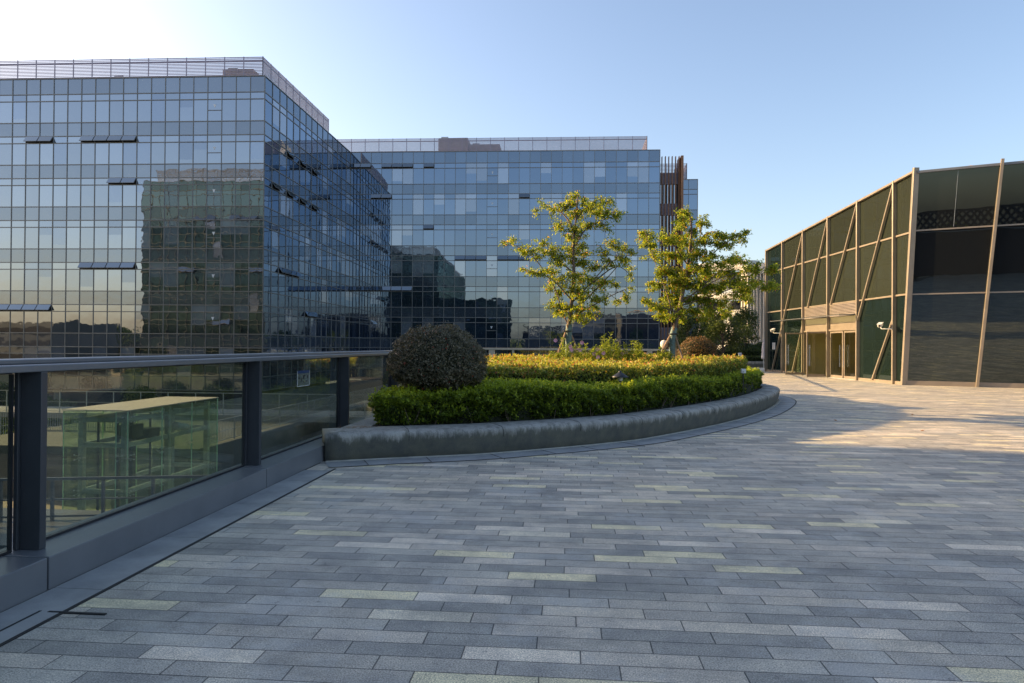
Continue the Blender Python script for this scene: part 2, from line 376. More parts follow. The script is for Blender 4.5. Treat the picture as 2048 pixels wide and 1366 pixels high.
# ---------------------------------------------------------------- planter
OUT = [(-3.30, 9.12), (-2.36, 9.56), (-1.35, 10.0), (-.28, 10.70), (.60, 11.38), (1.45, 12.22), (3.22, 14.68), (4.66, 17.17), (5.98, 20.18), (6.55, 22.2), (6.5, 24.0), (5.7, 25.4), (4.2, 26.1)]
CUR = catmull(OUT, 6)
def offset(cur, d):
    t = np.gradient(cur, axis=0); t /= np.linalg.norm(t, axis=1, keepdims=True)
    nrm = np.stack([t[:, 1], -t[:, 0]], 1)   # outward (towards the walker)
    return cur + nrm*d
prof = [(-.01, 0), (.0, .02), (.03, .13), (.058, .25), (.068, .315), (.060, .352), (.03, .38), (-.015, .393), (-.15, .402), (-.42, .405), (-.45, .395), (-.46, .2)]
rings = [(offset(CUR, d), z) for d, z in prof]
pl = thing('stone_planter', (0, 10, 0), 'long curved weathered stone planter wall with mossy stains on grey paving', 'planter')
b = MB(); nC = len(CUR)
for k, (rg, z) in enumerate(rings):
    for p in rg: b.v.append((p[0], p[1], z + (0.0)))
for k in range(len(rings)-1):
    for i in range(nC-1):
        q = k*nC; b.f.append((q+i, q+i+1, q+nC+i+1, q+nC+i)); b.m.append(0); b.r.append(.5)
b.f.append(tuple(k*nC for k in range(len(rings)))); b.m.append(0); b.r.append(.5)
b.build('planter_wall', M['planter'], pl, smooth=True)
# left return of the rim along the fence
g = MB(); g.hexa([(-3.30, 9.12, 0), (-2.95, 9.55, 0), (-3.0, 26, 0), (-3.30, 26, 0), (-3.30, 9.10, .395), (-2.90, 9.50, .402), (-2.98, 26, .402), (-3.30, 26, .395)])
g.build('planter_return', M['planter'], pl, bevel=.02)
g = MB(); acc = 0                        # joints between rim stones
sd_ = np.r_[0, np.cumsum(np.linalg.norm(np.diff(CUR, axis=0), axis=1))]; nxt = 1.15
while nxt < sd_[-1]-1:
    i = int(np.searchsorted(sd_, nxt)); 
    pts = []
    for (rg, z), (d, _) in zip(rings[3:10], prof[3:10]):
        f = (nxt-sd_[i-1])/(sd_[i]-sd_[i-1]); p = rg[i-1]*(1-f)+rg[i]*f; pts.append((p[0], p[1], z))
    g.tube(pts, .0045, 4); nxt += 1.42; g.build('stone_joint', M['slot'], pl); g = MB()
ins = offset(CUR, -.44)
g = MB(); poly = [(p[0], p[1], .36) for p in ins] + [(-3.0, 26, .36), (-3.0, 9.9, .36)]; g.face(poly)
tag(g.build('planter_soil', M['soil'], pl))
g = MB(); s1 = offset(CUR, .05); s2 = offset(CUR, .075)
for i in range(nC-1): g.hexa([(*s1[i], 0), (*s2[i], 0), (*s2[i+1], 0), (*s1[i+1], 0), (*s1[i], .018), (*s2[i], .018), (*s2[i+1], .018), (*s1[i+1], .018)])
g.build('edging_strip', M['pale_strip'], pl)
g = MB(); s1 = offset(CUR, .08); s2 = offset(CUR, .50); acc = 0
for i in range(nC-1):
    g.face([(*s1[i], .004), (*s2[i], .004), (*s2[i+1], .004), (*s1[i+1], .004)], r=.5)
structure('planter_border', g, M['border'])
g = MB(); s1 = offset(CUR, .50); s2 = offset(CUR, .530)
for i in range(nC-1): g.face([(*s1[i], .006), (*s2[i], .006), (*s2[i+1], .006), (*s1[i+1], .006)])
a1 = offset(CUR, .08); a2 = offset(CUR, .5); nxt = .5
while nxt < sd_[-1]-1:
    i = int(np.searchsorted(sd_, nxt)); p, q = Vector((*a1[i], .008)), Vector((*a2[i], .008)); g.bar(p, q, .008, .002); nxt += .85
structure('planter_slot_drain', g, M['slot'])

# ---------------------------------------------------------------- vegetation
def inside(poly, x, y):
    poly = np.asarray(poly); n = len(poly); ins_ = np.zeros(len(x), bool); j = n-1
    for i in range(n):
        xi, yi = poly[i]; xj, yj = poly[j]
        c = ((yi > y) != (yj > y)) & (x < (xj-xi)*(y-yi)/(yj-yi+1e-12)+xi); ins_ ^= c; j = i
    return ins_
def hsh(x, y, s): # soft clump noise
    return np.sin(x*s*1.7+1.3*np.sin(y*s*1.1))*np.cos(y*s*1.9+1.7*np.sin(x*s*.9+2))
def hedge(name, label, cat, poly, z0, z1fn, ntop, nside, L, W, mat, front, core_in=.10, group=None, stems=True, tiptop=None, clump=.035, shoots=0):
    """clipped hedge: filled outline 'poly', leaves over its top and along the polyline 'front'"""
    poly = np.asarray(poly); cx, cy_ = poly.mean(0)
    t = thing(name, (float(cx), float(cy_), z0), label, cat, group)
    mn, mx = poly.min(0), poly.max(0)
    area_n = ntop; xs = []; 
    while sum(map(len, xs)) < area_n:
        p = mn + rng.random((area_n, 2))*(mx-mn); p = p[inside(poly, p[:, 0], p[:, 1])]; xs.append(p)
    p = np.concatenate(xs)[:area_n]
    zt = z1fn(p[:, 0], p[:, 1])
    bumps = hsh(p[:, 0], p[:, 1], 5)*clump + hsh(p[:, 0]+3, p[:, 1], 13)*clump*.7
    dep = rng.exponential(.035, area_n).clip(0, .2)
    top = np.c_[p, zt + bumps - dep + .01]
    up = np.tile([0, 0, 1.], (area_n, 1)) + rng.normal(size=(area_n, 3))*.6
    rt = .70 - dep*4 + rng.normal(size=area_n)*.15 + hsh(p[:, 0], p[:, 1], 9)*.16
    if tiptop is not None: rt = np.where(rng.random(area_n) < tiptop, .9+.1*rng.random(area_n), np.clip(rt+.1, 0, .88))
    # sides
    fr = np.asarray(front); seg = np.linalg.norm(np.diff(fr, axis=0), axis=1); cs = np.r_[0, np.cumsum(seg)]
    s = rng.random(nside)*cs[-1]; k = np.clip(np.searchsorted(cs, s)-1, 0, len(seg)-1); f = (s-cs[k])/seg[k]
    q = fr[k]*(1-f)[:, None] + fr[k+1]*f[:, None]; tt = (fr[k+1]-fr[k])/seg[k][:, None]; nn = np.stack([tt[:, 1], -tt[:, 0]], 1)
    zq = z1fn(q[:, 0], q[:, 1]); u = rng.random(nside)
    zz = z0+.05 + (zq-z0-.03)*u
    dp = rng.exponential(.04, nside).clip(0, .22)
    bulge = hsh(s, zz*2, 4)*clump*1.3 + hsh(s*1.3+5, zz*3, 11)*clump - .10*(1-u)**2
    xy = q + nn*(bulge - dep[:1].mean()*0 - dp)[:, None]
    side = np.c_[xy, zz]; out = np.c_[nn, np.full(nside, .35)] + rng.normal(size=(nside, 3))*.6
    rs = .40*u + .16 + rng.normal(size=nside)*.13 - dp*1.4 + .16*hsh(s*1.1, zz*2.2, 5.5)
    gapn = hsh(s+9, zz, 3.3) + (1-u)*.55; keep = (gapn < 1.05) | (rng.random(nside) < .35)
    side, out, rs = side[keep], out[keep], rs[keep]
    cen = np.r_[top, side]; nr = np.r_[up, out]; r = np.r_[rt, rs]
    if shoots:
        a_ = top[rng.integers(0, len(top), shoots)]; e_ = side[rng.integers(0, len(side), shoots//2)]
        a_[:, 2] = z1fn(a_[:, 0], a_[:, 1])+hsh(a_[:, 0], a_[:, 1], 5)*clump; a_ = np.r_[a_, e_]; hh_ = (.03+.07*rng.random(len(a_)))
        pts_ = []
        for q_ in range(6): pts_.append(a_+np.c_[rng.normal(size=(len(a_), 2))*.012, hh_*q_/5])
        pts_ = np.concatenate(pts_); cen = np.r_[cen, pts_]; nr = np.r_[nr, np.tile([0, 0, .6], (len(pts_), 1))+rng.normal(size=(len(pts_), 3))*.7]; r = np.r_[r, .72+.25*rng.random(len(pts_))]
    lean = rng.normal(size=(len(cen), 3))*.7 + nr*.55
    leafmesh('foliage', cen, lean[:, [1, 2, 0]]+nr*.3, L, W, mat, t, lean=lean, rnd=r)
    # twiggy inner mass
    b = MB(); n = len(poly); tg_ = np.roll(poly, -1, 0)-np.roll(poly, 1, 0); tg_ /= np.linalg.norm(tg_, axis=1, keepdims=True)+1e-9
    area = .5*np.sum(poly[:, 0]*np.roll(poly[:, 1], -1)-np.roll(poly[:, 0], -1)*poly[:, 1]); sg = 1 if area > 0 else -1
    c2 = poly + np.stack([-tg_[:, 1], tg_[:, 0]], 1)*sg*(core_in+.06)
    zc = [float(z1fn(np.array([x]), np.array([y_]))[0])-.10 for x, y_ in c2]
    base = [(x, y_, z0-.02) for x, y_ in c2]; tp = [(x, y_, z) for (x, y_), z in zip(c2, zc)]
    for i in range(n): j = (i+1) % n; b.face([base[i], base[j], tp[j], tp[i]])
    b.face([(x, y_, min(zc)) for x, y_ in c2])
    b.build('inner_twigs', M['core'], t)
    if stems:
        x = .15
        while x < cs[-1]:
            b = MB()
            k = min(int(np.searchsorted(cs, x))-1, len(seg)-1); k = max(k, 0); f = (x-cs[k])/seg[k]; q = fr[k]*(1-f)+fr[k+1]*f
            tt = (fr[k+1]-fr[k])/seg[k]; nn = np.array([tt[1], -tt[0]])
            for _ in range(random.choice((1, 2, 3))):
                a = q - nn*.10; e = q - nn*random.uniform(-.03, .12) + tt*random.uniform(-.13, .13)
                h_ = random.uniform(.2, .34); md = (a+e)/2 + tt*random.uniform(-.03, .03)
                b.tube([(*a, z0-.02), (*md, z0+h_*.5), (*e, z0+h_)], [.008, .006, .003], 4)
            x += random.uniform(.3, .9); b.build('stem', M['bark'], t)
    return t
# lower hedge: front row along the rim
H1F = offset(CUR, -.50)[1:66]
H1B = catmull([(-2.8, 13.0), (-1.4, 12.2), (-.3, 12.75), (1.0, 13.75), (2.5, 15.3), (3.9, 17.3), (5.1, 19.8), (5.5, 21.6), (5.4, 23.3)], 5)
H1F[0] = (-2.90, 10.02); H1F = np.array([p for k_, p in enumerate(H1F) if k_ == 0 or p[0] > -2.75])
h1z = lambda x, y: .88 + .05*np.sin(x*1.3+y*.8) - .04*np.clip(x-3, 0, 4)*.5
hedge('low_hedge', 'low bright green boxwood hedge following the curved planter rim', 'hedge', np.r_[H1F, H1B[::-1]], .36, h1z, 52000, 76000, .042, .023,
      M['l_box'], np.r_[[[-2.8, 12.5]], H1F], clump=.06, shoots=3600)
H2F = catmull([(-2.9, 13.0), (-1.7, 12.35), (-.5, 12.65), (1.0, 13.6), (2.5, 15.15), (3.9, 17.2), (4.85, 19.4), (5.25, 20.9), (5.0, 22.0)], 5)
H2P = np.r_[H2F, [[3.6, 22.4], [0, 21.8], [-1.5, 18.5], [-2.6, 14.8]]]
h2z = lambda x, y: 1.19 + .10*np.clip((y-13-.6*np.clip(x, -2, 6))/4, 0, 1) + .02*np.sin(x*2+y)
hedge('tiered_hedge', 'taller clipped hedge with reddish leaf tips in middle of the planter', 'hedge', H2P, .36, h2z, 44000, 24000, .058, .03,
      M['l_phot'], H2F, tiptop=.085, clump=.035, core_in=.14, shoots=1200)
def globe(name, label, c, rx, rz, n, L, W, mat, cat='bush', trunk=True, group=None, rz_low=None):
    t = thing(name, (c[0], c[1], c[2]-rz), label, cat, group)
    d = rng.normal(size=(n, 3)); d /= np.linalg.norm(d, axis=1, keepdims=True)
    bmp = 1 + .055*hsh(d[:, 0]*2+c[0], d[:, 1]*2+d[:, 2]*2.5, 1.6) + .035*hsh(d[:, 0]*5, d[:, 2]*5+d[:, 1]*4, 1.9) + .03*hsh(d[:, 0]*11+2, d[:, 2]*11+d[:, 1]*8, 1.7)
    rr = bmp*(1-rng.exponential(.045, n).clip(0, .3)) + (rng.random(n) < .06)*rng.random(n)*.09
    lowz = rz_low or rz
    sz = np.where(d[:, 2] > 0, rz, lowz)
    p = np.c_[c[0]+d[:, 0]*rx*rr, c[1]+d[:, 1]*rx*rr, c[2]+d[:, 2]*sz*rr]
    gap = (d[:, 2] < -.5) & (rng.random(n) < .55); p, d = p[~gap], d[~gap]; m = len(p)
    lean = d*.5 + rng.normal(size=(m, 3))*.7
    leafmesh('foliage', p, d+rng.normal(size=(m, 3))*.4, L, W, mat, t, lean=lean)
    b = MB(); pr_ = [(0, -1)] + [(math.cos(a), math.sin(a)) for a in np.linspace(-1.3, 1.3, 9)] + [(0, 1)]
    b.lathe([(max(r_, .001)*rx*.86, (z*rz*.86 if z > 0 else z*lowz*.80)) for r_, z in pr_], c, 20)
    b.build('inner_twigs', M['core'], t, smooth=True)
    if trunk:
        b = MB()
        for k in range(5):
            a = k*1.3; b.tube([(c[0]+.03*math.cos(a), c[1]+.03*math.sin(a), c[2]-lowz-.45), (c[0]+.12*math.cos(a), c[1]+.12*math.sin(a), c[2]-lowz-.1), (c[0]+.34*math.cos(a), c[1]+.34*math.sin(a), c[2]-lowz*.4)], [.02, .015, .01], 6)
        b.build('stem', M['bark_dark'], t)
    return t
globe('globe_bush', 'large dark purple green globe bush at fence end of planter', (-2.10, 11.0, 1.24), .80, .70, 30000, .036, .020, M['l_purple'], rz_low=.42)
globe('globe_bush', 'russet globe bush behind the right tree in the planter', (3.82, 20.5, 1.42), .57, .50, 9000, .036, .020, M['l_russet'])

def PX(x, y, Y):
    """photo pixel to the point on the upright plane at depth Y (used only to read positions off)"""
    v = Vector(((x-1024)/1365, -(y-683)/1365, -1)); d = co.matrix_world.to_3x3() @ v
    t = Y/d.y; return Vector((0, 0, 1.6)) + d*t
def tree(label, Y, leader, limbs, clumps, zsoil, nleaf=52, group=None, spread=.9, seed=1):
    rs = random.Random(seed); g_ = np.random.default_rng(seed)
    q = lambda x, y, dy=0: PX(980+x/3.252, 360+y/3.252, Y)+Vector((0, dy, 0))
    base = q(*leader[0]); root = thing('young_tree', (base.x, Y, zsoil), label, 'tree', group)
    lead = [q(*p) for p in leader]; lead[0].z = zsoil-.05
    n = len(lead); rad = [.062*(1-i/(n-.3))**.8+.007 for i in range(n)]
    b = MB(); cm = catmull([tuple(p) for p in lead], 4); rr = np.interp(np.linspace(0, n-1, len(cm)), range(n), rad)
    kn = 1+.12*g_.random(len(rr)); rr = rr*kn
    iw = int(np.argmax(cm[:, 2] > zsoil+1.75))
    b.tube(cm[max(iw-1, 0):], list(rr[max(iw-1, 0):]), 8); skel = [(Vector(p), r) for p, r in zip(cm, rr)]
    w_ = MB(); cw = cm[:iw+1]; w_.tube(cw, list(rr[:iw+1]*1.1+.018), 10); 
    for dyk, limb in enumerate(limbs):
        dy = (-1 if dyk % 2 else 1)*rs.uniform(.1, spread*.7)
        pts = [q(x, y, dy*i/(len(limb)-1)) for i, (x, y) in enumerate(limb)]
        c_ = catmull([tuple(p) for p in pts], 4); rad_ = np.linspace(.022, .005, len(c_)); b.tube(c_, list(rad_), 6)
        skel += [(Vector(p), r) for p, r in zip(c_, rad_)]
    cen, lean = [], []
    for x, y, r in clumps:
        s = r/3.252/1365*Y
        c0 = q(x, y); cand = [k for k in skel if (k[0].x-c0.x)**2+(k[0].z-c0.z)**2 < (s*2.5)**2] or skel
        near0 = min(skel, key=lambda k: (k[0].x-c0.x)**2+(k[0].z-c0.z)**2+.3*max(0, k[0].z-c0.z))
        c0.y = near0[0].y + rs.gauss(0, .30*spread)
        near = near0[0]
        mid = (near+c0)/2+Vector((0, 0, rs.uniform(.0, .06)))
        b.tube([near, mid, c0], [.009, .006, .003], 4, cap=False)
        ntw = max(4, int(r/6)); ln = int(nleaf*(r/50)**1.7)
        per = max(3, ln//ntw)
        for _ in range(ntw):
            dr = Vector((rs.gauss(0, 1), rs.gauss(0, .9), rs.gauss(.15, .6))).normalized()
            st = mid.lerp(c0, rs.random()); e = c0+dr*s*rs.uniform(.6, 1.75)
            b.tube([st, (st+e)/2+Vector((0, 0, .03)), e], [.004, .003, .0015], 3, cap=False)
            for k in range(per):
                f = rs.uniform(.15, 1.05); p = st.lerp(e, f)
                off = Vector((rs.gauss(0, .045), rs.gauss(0, .045), rs.gauss(-.03, .035))); cen.append(tuple(p+off))
                a = dr*.7+Vector((rs.gauss(0, .6), rs.gauss(0, .6), -.75+rs.gauss(0, .35))); lean.append(tuple(a))
    b.build('branch', M['bark'], root, smooth=True); w_.build('trunk', M['wrap'], root, smooth=True)
    cen = np.array(cen); nr = g_.normal(size=cen.shape)+np.array([0, 0, .6])
    leafmesh('crown', cen, nr, .068, .030, M['l_tree'], root, lean=np.array(lean), rnd=g_.random(len(cen)) ** 1.05)
    return base
T1 = [(560,100,55),(520,140,40),(460,140,42),(400,155,40),(340,165,32),(290,160,26),(620,130,50),(660,160,50),(720,150,45),(785,125,32),(600,200,75),(535,230,50),(500,170,40),
 (430,290,35),(450,320,30),(690,220,55),(740,250,50),(790,250,40),(840,245,28),(620,300,60),(560,320,50),(520,350,50),(745,310,32),(760,350,22),(590,370,40),
 (85,385,26),(130,385,26),(150,410,22),(200,430,34),(225,460,38),(275,450,42),(300,490,32),(350,420,40),(370,470,45),(420,450,55),(470,490,55),(540,450,55),(600,430,45),(650,460,32),
 (730,470,45),(790,435,42),(830,450,30),(870,440,32),(905,480,30),(940,550,24),(850,520,46),(780,540,45),(900,520,28),(920,610,22),(930,630,18),(700,560,50),(620,540,65),(540,530,55),(440,550,50),
 (400,600,50),(330,610,45),(270,610,36),(230,600,24),(440,650,65),(520,620,50),(580,640,60),(640,650,50),(700,670,48),(760,670,42),(815,670,34),(380,700,38),(450,730,55),(540,720,60),(610,740,60),
 (680,770,42),(740,785,35),(840,780,32),(880,760,30),(890,740,24),(925,690,18),(430,810,45),(500,830,60),(580,830,60),(640,870,46),(420,860,34),(560,890,40),(640,925,24),(690,820,35),(470,880,35),(600,780,40)]
T2 = [(1290,215,42),(1330,235,34),(1240,290,42),(1350,290,44),(1300,330,65),(1210,280,26),(1245,215,26),(1385,300,20),(1020,300,32),(1055,330,44),(1100,320,34),(1130,350,28),(1030,385,38),(1005,410,24),(1090,400,44),(1150,410,44),(1220,390,55),
 (1300,410,66),(1080,470,55),(1160,500,60),(1240,480,66),(1330,490,66),(1385,420,44),(1410,370,32),(1450,370,40),(1510,365,42),(1565,375,32),(1615,365,24),(1600,410,28),(1540,430,46),(1470,430,46),(1650,480,38),(1685,510,26),(1580,510,52),
 (1500,520,56),(1420,510,56),(1690,570,30),(1100,590,46),(1180,590,60),(1270,590,76),(1370,590,66),(1450,600,60),(1540,600,58),(1640,600,44),(1715,595,34),(1775,600,38),(1820,600,30),(1690,670,52),(1750,700,52),(1800,700,48),(1860,690,34),(1700,760,44),(1640,740,50),(1730,650,46),(1590,680,60),
 (1500,690,66),(1400,690,76),(1300,690,76),(1200,670,66),(1110,680,46),(1040,665,26),(1150,760,56),(1250,770,74),(1350,770,66),(1440,770,60),(1530,790,48),(1590,850,34),(1550,880,28),(1000,785,34),(1055,800,44),(1090,840,42),(1160,840,54),(1260,850,58),(1350,860,50),(1380,910,26),(1450,840,50),(1200,890,36),(1120,890,28),(1280,900,35)]
tree('yellow green young tree with blue green wrapped trunk, left of two in the planter', 18.0,
     [(505, 1120), (512, 1020), (515, 940), (530, 800), (545, 620), (542, 430), (560, 250), (570, 110)],
     [[(515, 950), (470, 860), (420, 700), (300, 520), (180, 430), (75, 385)], [(530, 800), (640, 690), (760, 560), (860, 500)], [(520, 900), (660, 820), (830, 730), (930, 690)], [(542, 450), (620, 330), (740, 270), (840, 245)],
      [(550, 330), (480, 220), (390, 165), (290, 160)], [(540, 600), (440, 520), (380, 450)], [(560, 250), (650, 170), (790, 130)], [(530, 780), (400, 650), (240, 600)], [(640, 690), (820, 560), (930, 620)], [(600, 800), (760, 640), (900, 480)]],
     T1, .36, 290, seed=3, group='young trees in the stone planter')
tree('denser yellow green young tree with blue green wrapped trunk, beside the russet globe bush', 18.5,
     [(1182, 1150), (1186, 1060), (1200, 960), (1232, 830), (1270, 650), (1300, 450), (1310, 300), (1290, 200)],
     [[(1200, 950), (1160, 750), (1110, 600), (1060, 450), (1020, 300)], [(1240, 800), (1380, 700), (1550, 620), (1770, 600)], [(1232, 820), (1420, 760), (1640, 690), (1860, 690)], [(1270, 650), (1380, 540), (1500, 430), (1620, 370)],
      [(1210, 900), (1400, 820), (1590, 860)], [(1300, 480), (1380, 370), (1450, 360)], [(1215, 860), (1100, 820), (1000, 785)], [(1290, 560), (1200, 450), (1140, 400)], [(1390, 680), (1550, 560), (1690, 510)], [(1280, 600), (1350, 400), (1350, 290)]],
     T2, .36, 450, seed=5, group='young trees in the stone planter', spread=1.1)
def stakes(c, label, h, feet):
    t = thing('tree_stake_tripod', (c[0], c[1], .5), label, 'tree stakes', 'stake tripods round the young trees')
    for fx, fy in feet:
        b = MB(); top = Vector((c[0], c[1], h)); f = Vector((c[0]+fx, c[1]+fy, .36)); top += (top-f).normalized()*.14 + Vector((fx*.04, -fy*.04, 0))
        b.tube([f, top], .028, 7); b.build('stake', M['stake'], t)
    b = MB(); b.tube([(c[0]+.12*math.cos(a), c[1]+.12*math.sin(a), h-.05) for a in np.linspace(0, 6.28, 9)], .015, 5); b.build('tie', M['black'], t)
stakes((.0, 18, 0), 'slanting wooden stakes tied round the left young tree', 2.05, [(-.62, -.7), (-.55, -.45), (.75, -.2), (.2, .8)])
stakes((2.82, 18.5, 0), 'slanting wooden stakes tied round the right young tree by the russet bush', 2.0, [(-.95, -.5), (-.8, -.2), (.45, -.5), (.3, .8)])

def feathery(x, y, h, label, flowers=0, wdt=.16, cat='plant', n=420):
    t = thing('flowering_plant' if flowers else 'feathery_plant', (x, y, 1.2), label, cat, 'feathery plants under the young trees')
    b = MB(); cen = []; lean = []; heads = []
    ns = 7 if not flowers else 10
    for k in range(ns):
        a = random.random()*6.28; r_ = random.random()*wdt*1.4; hh = h*random.uniform(.55, 1)
        p0 = Vector((x+r_*.4*math.cos(a), y+r_*.4*math.sin(a), .8)); p1 = Vector((x+r_*math.cos(a)*1.3, y+r_*math.sin(a)*1.3, 1.2+hh))
        b.tube([p0, (p0+p1)/2, p1], [.006, .004, .002], 4); heads.append(p1)
        for _ in range(n//ns*2):
            f = random.uniform(.25, 1); p = p0.lerp(p1, f); a2 = random.random()*6.28; ln = .14*(1.15-f)+.03
            d = Vector((math.cos(a2), math.sin(a2), random.uniform(.2, .9)))
            cen.append(tuple(p+d*ln*random.random())); lean.append(tuple(d))
    b.build('stem', M['l_fern'], t)
    leafmesh('foliage', np.array(cen), rng.normal(size=(len(cen), 3)), .075, .018, M['l_fern'], t, lean=np.array(lean))
    for k in range(flowers):
        p = heads[k % len(heads)]+Vector((random.uniform(-.15, .15), random.uniform(-.15, .05), random.uniform(-.12, .03)))
        m = MB()
        for j in range(8):
            a = j*math.pi/4; m.face([p, p+Vector((math.cos(a-.3)*.042, -.012, math.sin(a-.3)*.042)), p+Vector((math.cos(a)*.052, -.018, math.sin(a)*.052)), p+Vector((math.cos(a+.3)*.042, -.012, math.sin(a+.3)*.042))])
        m.build('blossom', M['petal'], t)
spec = [(-.02, .50, 4, 'tallest pink flowered plant in front of the left tree trunk'), (.32, .40, 3, 'pink flowered plant just right of the left tree trunk'),
        (.62, .33, 0, 'low feathery plant between the pink flowers'), (.80, .36, 5, 'bright pink flowered plant in middle of the bed'), (.93, .66, 0, 'tall pale feathery spire plant behind pink flowers'),
        (1.18, .36, 0, 'leaning feathery plant right of the tall spire'), (1.40, .44, 0, 'thin upright feathery shoot left of the round lamp'), (1.42, .22, 3, 'short plant with pale pink blooms, middle right of bed'),
        (1.68, .42, 0, 'slender feathery shoot with bare tip'), (1.95, .22, 0, 'low feathery clump left of the round lamp'), (2.25, .32, 0, 'leafy feathery clump beside the round lamp'), (2.46, .22, 2, 'small pink tipped plant near right tree stakes'),
        (-.28, .26, 0, 'feathery clump at left end of bed by stakes')]
for i, (x, h, fl, lb) in enumerate(spec): feathery(x, 16.6+(i % 3)*.3, h*1.25, lb, fl)

# garden lights
t = thing('path_light', (.99, 13.0, .5), 'dark mushroom shaped path light rising from low hedge', 'garden light')
b = MB(); b.lathe([(.02, -.4), (.02, .0), (.028, 0), (.028, .03)], (.99, 13.0, .93), 12); b.build('post', M['black'], t)
b = MB(); b.lathe([(.045, 0), (.05, .02), (.05, .07), (.03, .08)], (.99, 13.0, .96), 16); b.build('lamp_glass', M['white_paint'], t, smooth=True)
b = MB(); b.lathe([(.165, 0), (.168, .008), (.10, .05), (.045, .085), (.03, .095), (.03, .11), (.018, .125), (.001, .13)], (.99, 13.0, 1.025), 24); b.build('shade', M['rail_dark'], t, smooth=True)
def flood(x, y, z, s, lb):
    t = thing('box_floodlight', (x, y, z-.3), lb, 'garden light', 'small white boxes among the hedges')
    b = MB(); b.box(x-s/2, x+s/2, y-.05, y+.05, z, z+s); b.build('housing', M['white_paint'], t, bevel=.008)
    b = MB(); b.box(x-s*.3, x+s*.1, y-.056, y-.051, z+s*.15, z+s*.6); b.build('lens', M['steel'], t)
    b = MB(); b.box(x-.012, x+.012, y-.01, y+.01, z-.4, z); b.build('spike', M['black'], t)
flood(4.45, 17.75, .95, .11, 'small white box light on low hedge before the clipped red tipped hedge')
t = thing('round_lamp', (2.58, 18.6, 1.2), 'white rounded lamp head beside stakes of right tree', 'garden light')
b = MB(); b.tube([(2.58, 18.6, .6), (2.58, 18.6, 1.55)], .02, 8); b.build('post', M['black'], t)
b = MB(); b.lathe([(.001, -.11), (.06, -.09), (.095, -.03), (.1, .04), (.075, .10), (.03, .125), (.001, .13)], (2.58, 18.6, 1.66), 18); b.build('lamp_head', M['white_paint'], t, smooth=True)

# ---------------------------------------------------------------- glass fence
fe = thing('glass_fence', (-3.55, 12, 0), 'grey metal and glass balustrade running away along left deck edge', 'fence')
PY = [1.17, 4.32, 7.57, 10.74, 13.9, 17.05, 20.2, 23.35]
JY = [-5.4, -2.0, .98, 4.16, 7.37, 10.55, 13.7, 16.85, 20.0, 23.15, 27.2]
for a, c in zip(JY[:-1], JY[1:]):
    b = MB(); b.box(-3.78, -3.33, a+.008, c-.008, .0, .215); b.build('kerb_casing', M['rail'], fe, bevel=.006)
for y in [-5.1, -1.95]+PY:
    b = MB(); b.box(-3.645, -3.50, y-.028, y+.028, .216, 1.405); b.box(-3.675, -3.6455, y-.05, y+.04, .216, 1.405); b.box(-3.62, -3.55, y+.0285, y+.06, .216, 1.405)
    b.build('post', M['post'], fe, bevel=.004)
ys = [-5.1, -1.95]+PY+[26.95]
for a, c in zip(ys[:-1], ys[1:]):
    b = MB(); b.box(-3.668, -3.652, a+.085, c-.085, .217, 1.39); b.build('glass_panel', M['g_fence'], fe)
    b = MB(); b.box(-3.674, -3.646, a+.07, a+.084, .217, 1.39); b.box(-3.674, -3.646, c-.098, c-.086, .217, 1.39); b.box(-3.674, -3.646, a+.085, c-.1, 1.391, 1.405); b.box(-3.676, -3.640, a+.085, c-.1, .2155, .234)
    b.build('gasket', M['rail_dark'], fe)
b = MB(); b.box(-3.83, -3.50, -5.5, 27.1, 1.406, 1.455); b.box(-3.81, -3.60, -5.5, 27.1, 1.456, 1.49); b.build('handrail', M['rail'], fe, bevel=.008)
ff = thing('glass_fence', (1, 27, 0), 'far glass balustrade with thick pale post behind the planter', 'fence')
b = MB(); b.box(-3.8, 5.6, 26.95, 27.2, 0, .215); b.build('kerb_casing', M['rail'], ff, bevel=.005)
for x, wd in ((-3.0, .24), (-2.15, .08), (.05, .2), (3.2, .2), (5.45, .2)):
    b = MB(); b.box(x-wd/2, x+wd/2, 26.98, 27.12, .216, 1.44); b.build('post', M['sunlit_rail'], ff, bevel=.005)
for a, c in ((-3.5, -3.15), (-2.85, -2.2), (-2.1, -.08), (.18, 3.08), (3.33, 5.32)):
    b = MB(); b.box(a, c, 27.04, 27.055, .216, 1.43); b.build('glass_panel', M['g_fence'], ff)
b = MB(); b.box(-3.45, 5.65, 26.96, 27.16, 1.445, 1.52); b.build('handrail', M['sunlit_rail'], ff, bevel=.008)
b = MB(); x0, y0, x1, y1 = 5.62, 27.3, 13.1, 61.6
fs = thing('side_railing', (9, 44, 0), 'thin balustrade hidden behind russet bush along the deck edge', 'fence')
b.bar((x0, y0, 1.45), (x1, y1, 1.45), .08, .06); b.build('handrail', M['champagne'], fs)
for k in range(12):
    f = k/11; b = MB(); x, y = x0+(x1-x0)*f, y0+(y1-y0)*f; b.box(x-.03, x+.03, y-.03, y+.03, 0, 1.42); b.build('post', M['champagne'], fs)
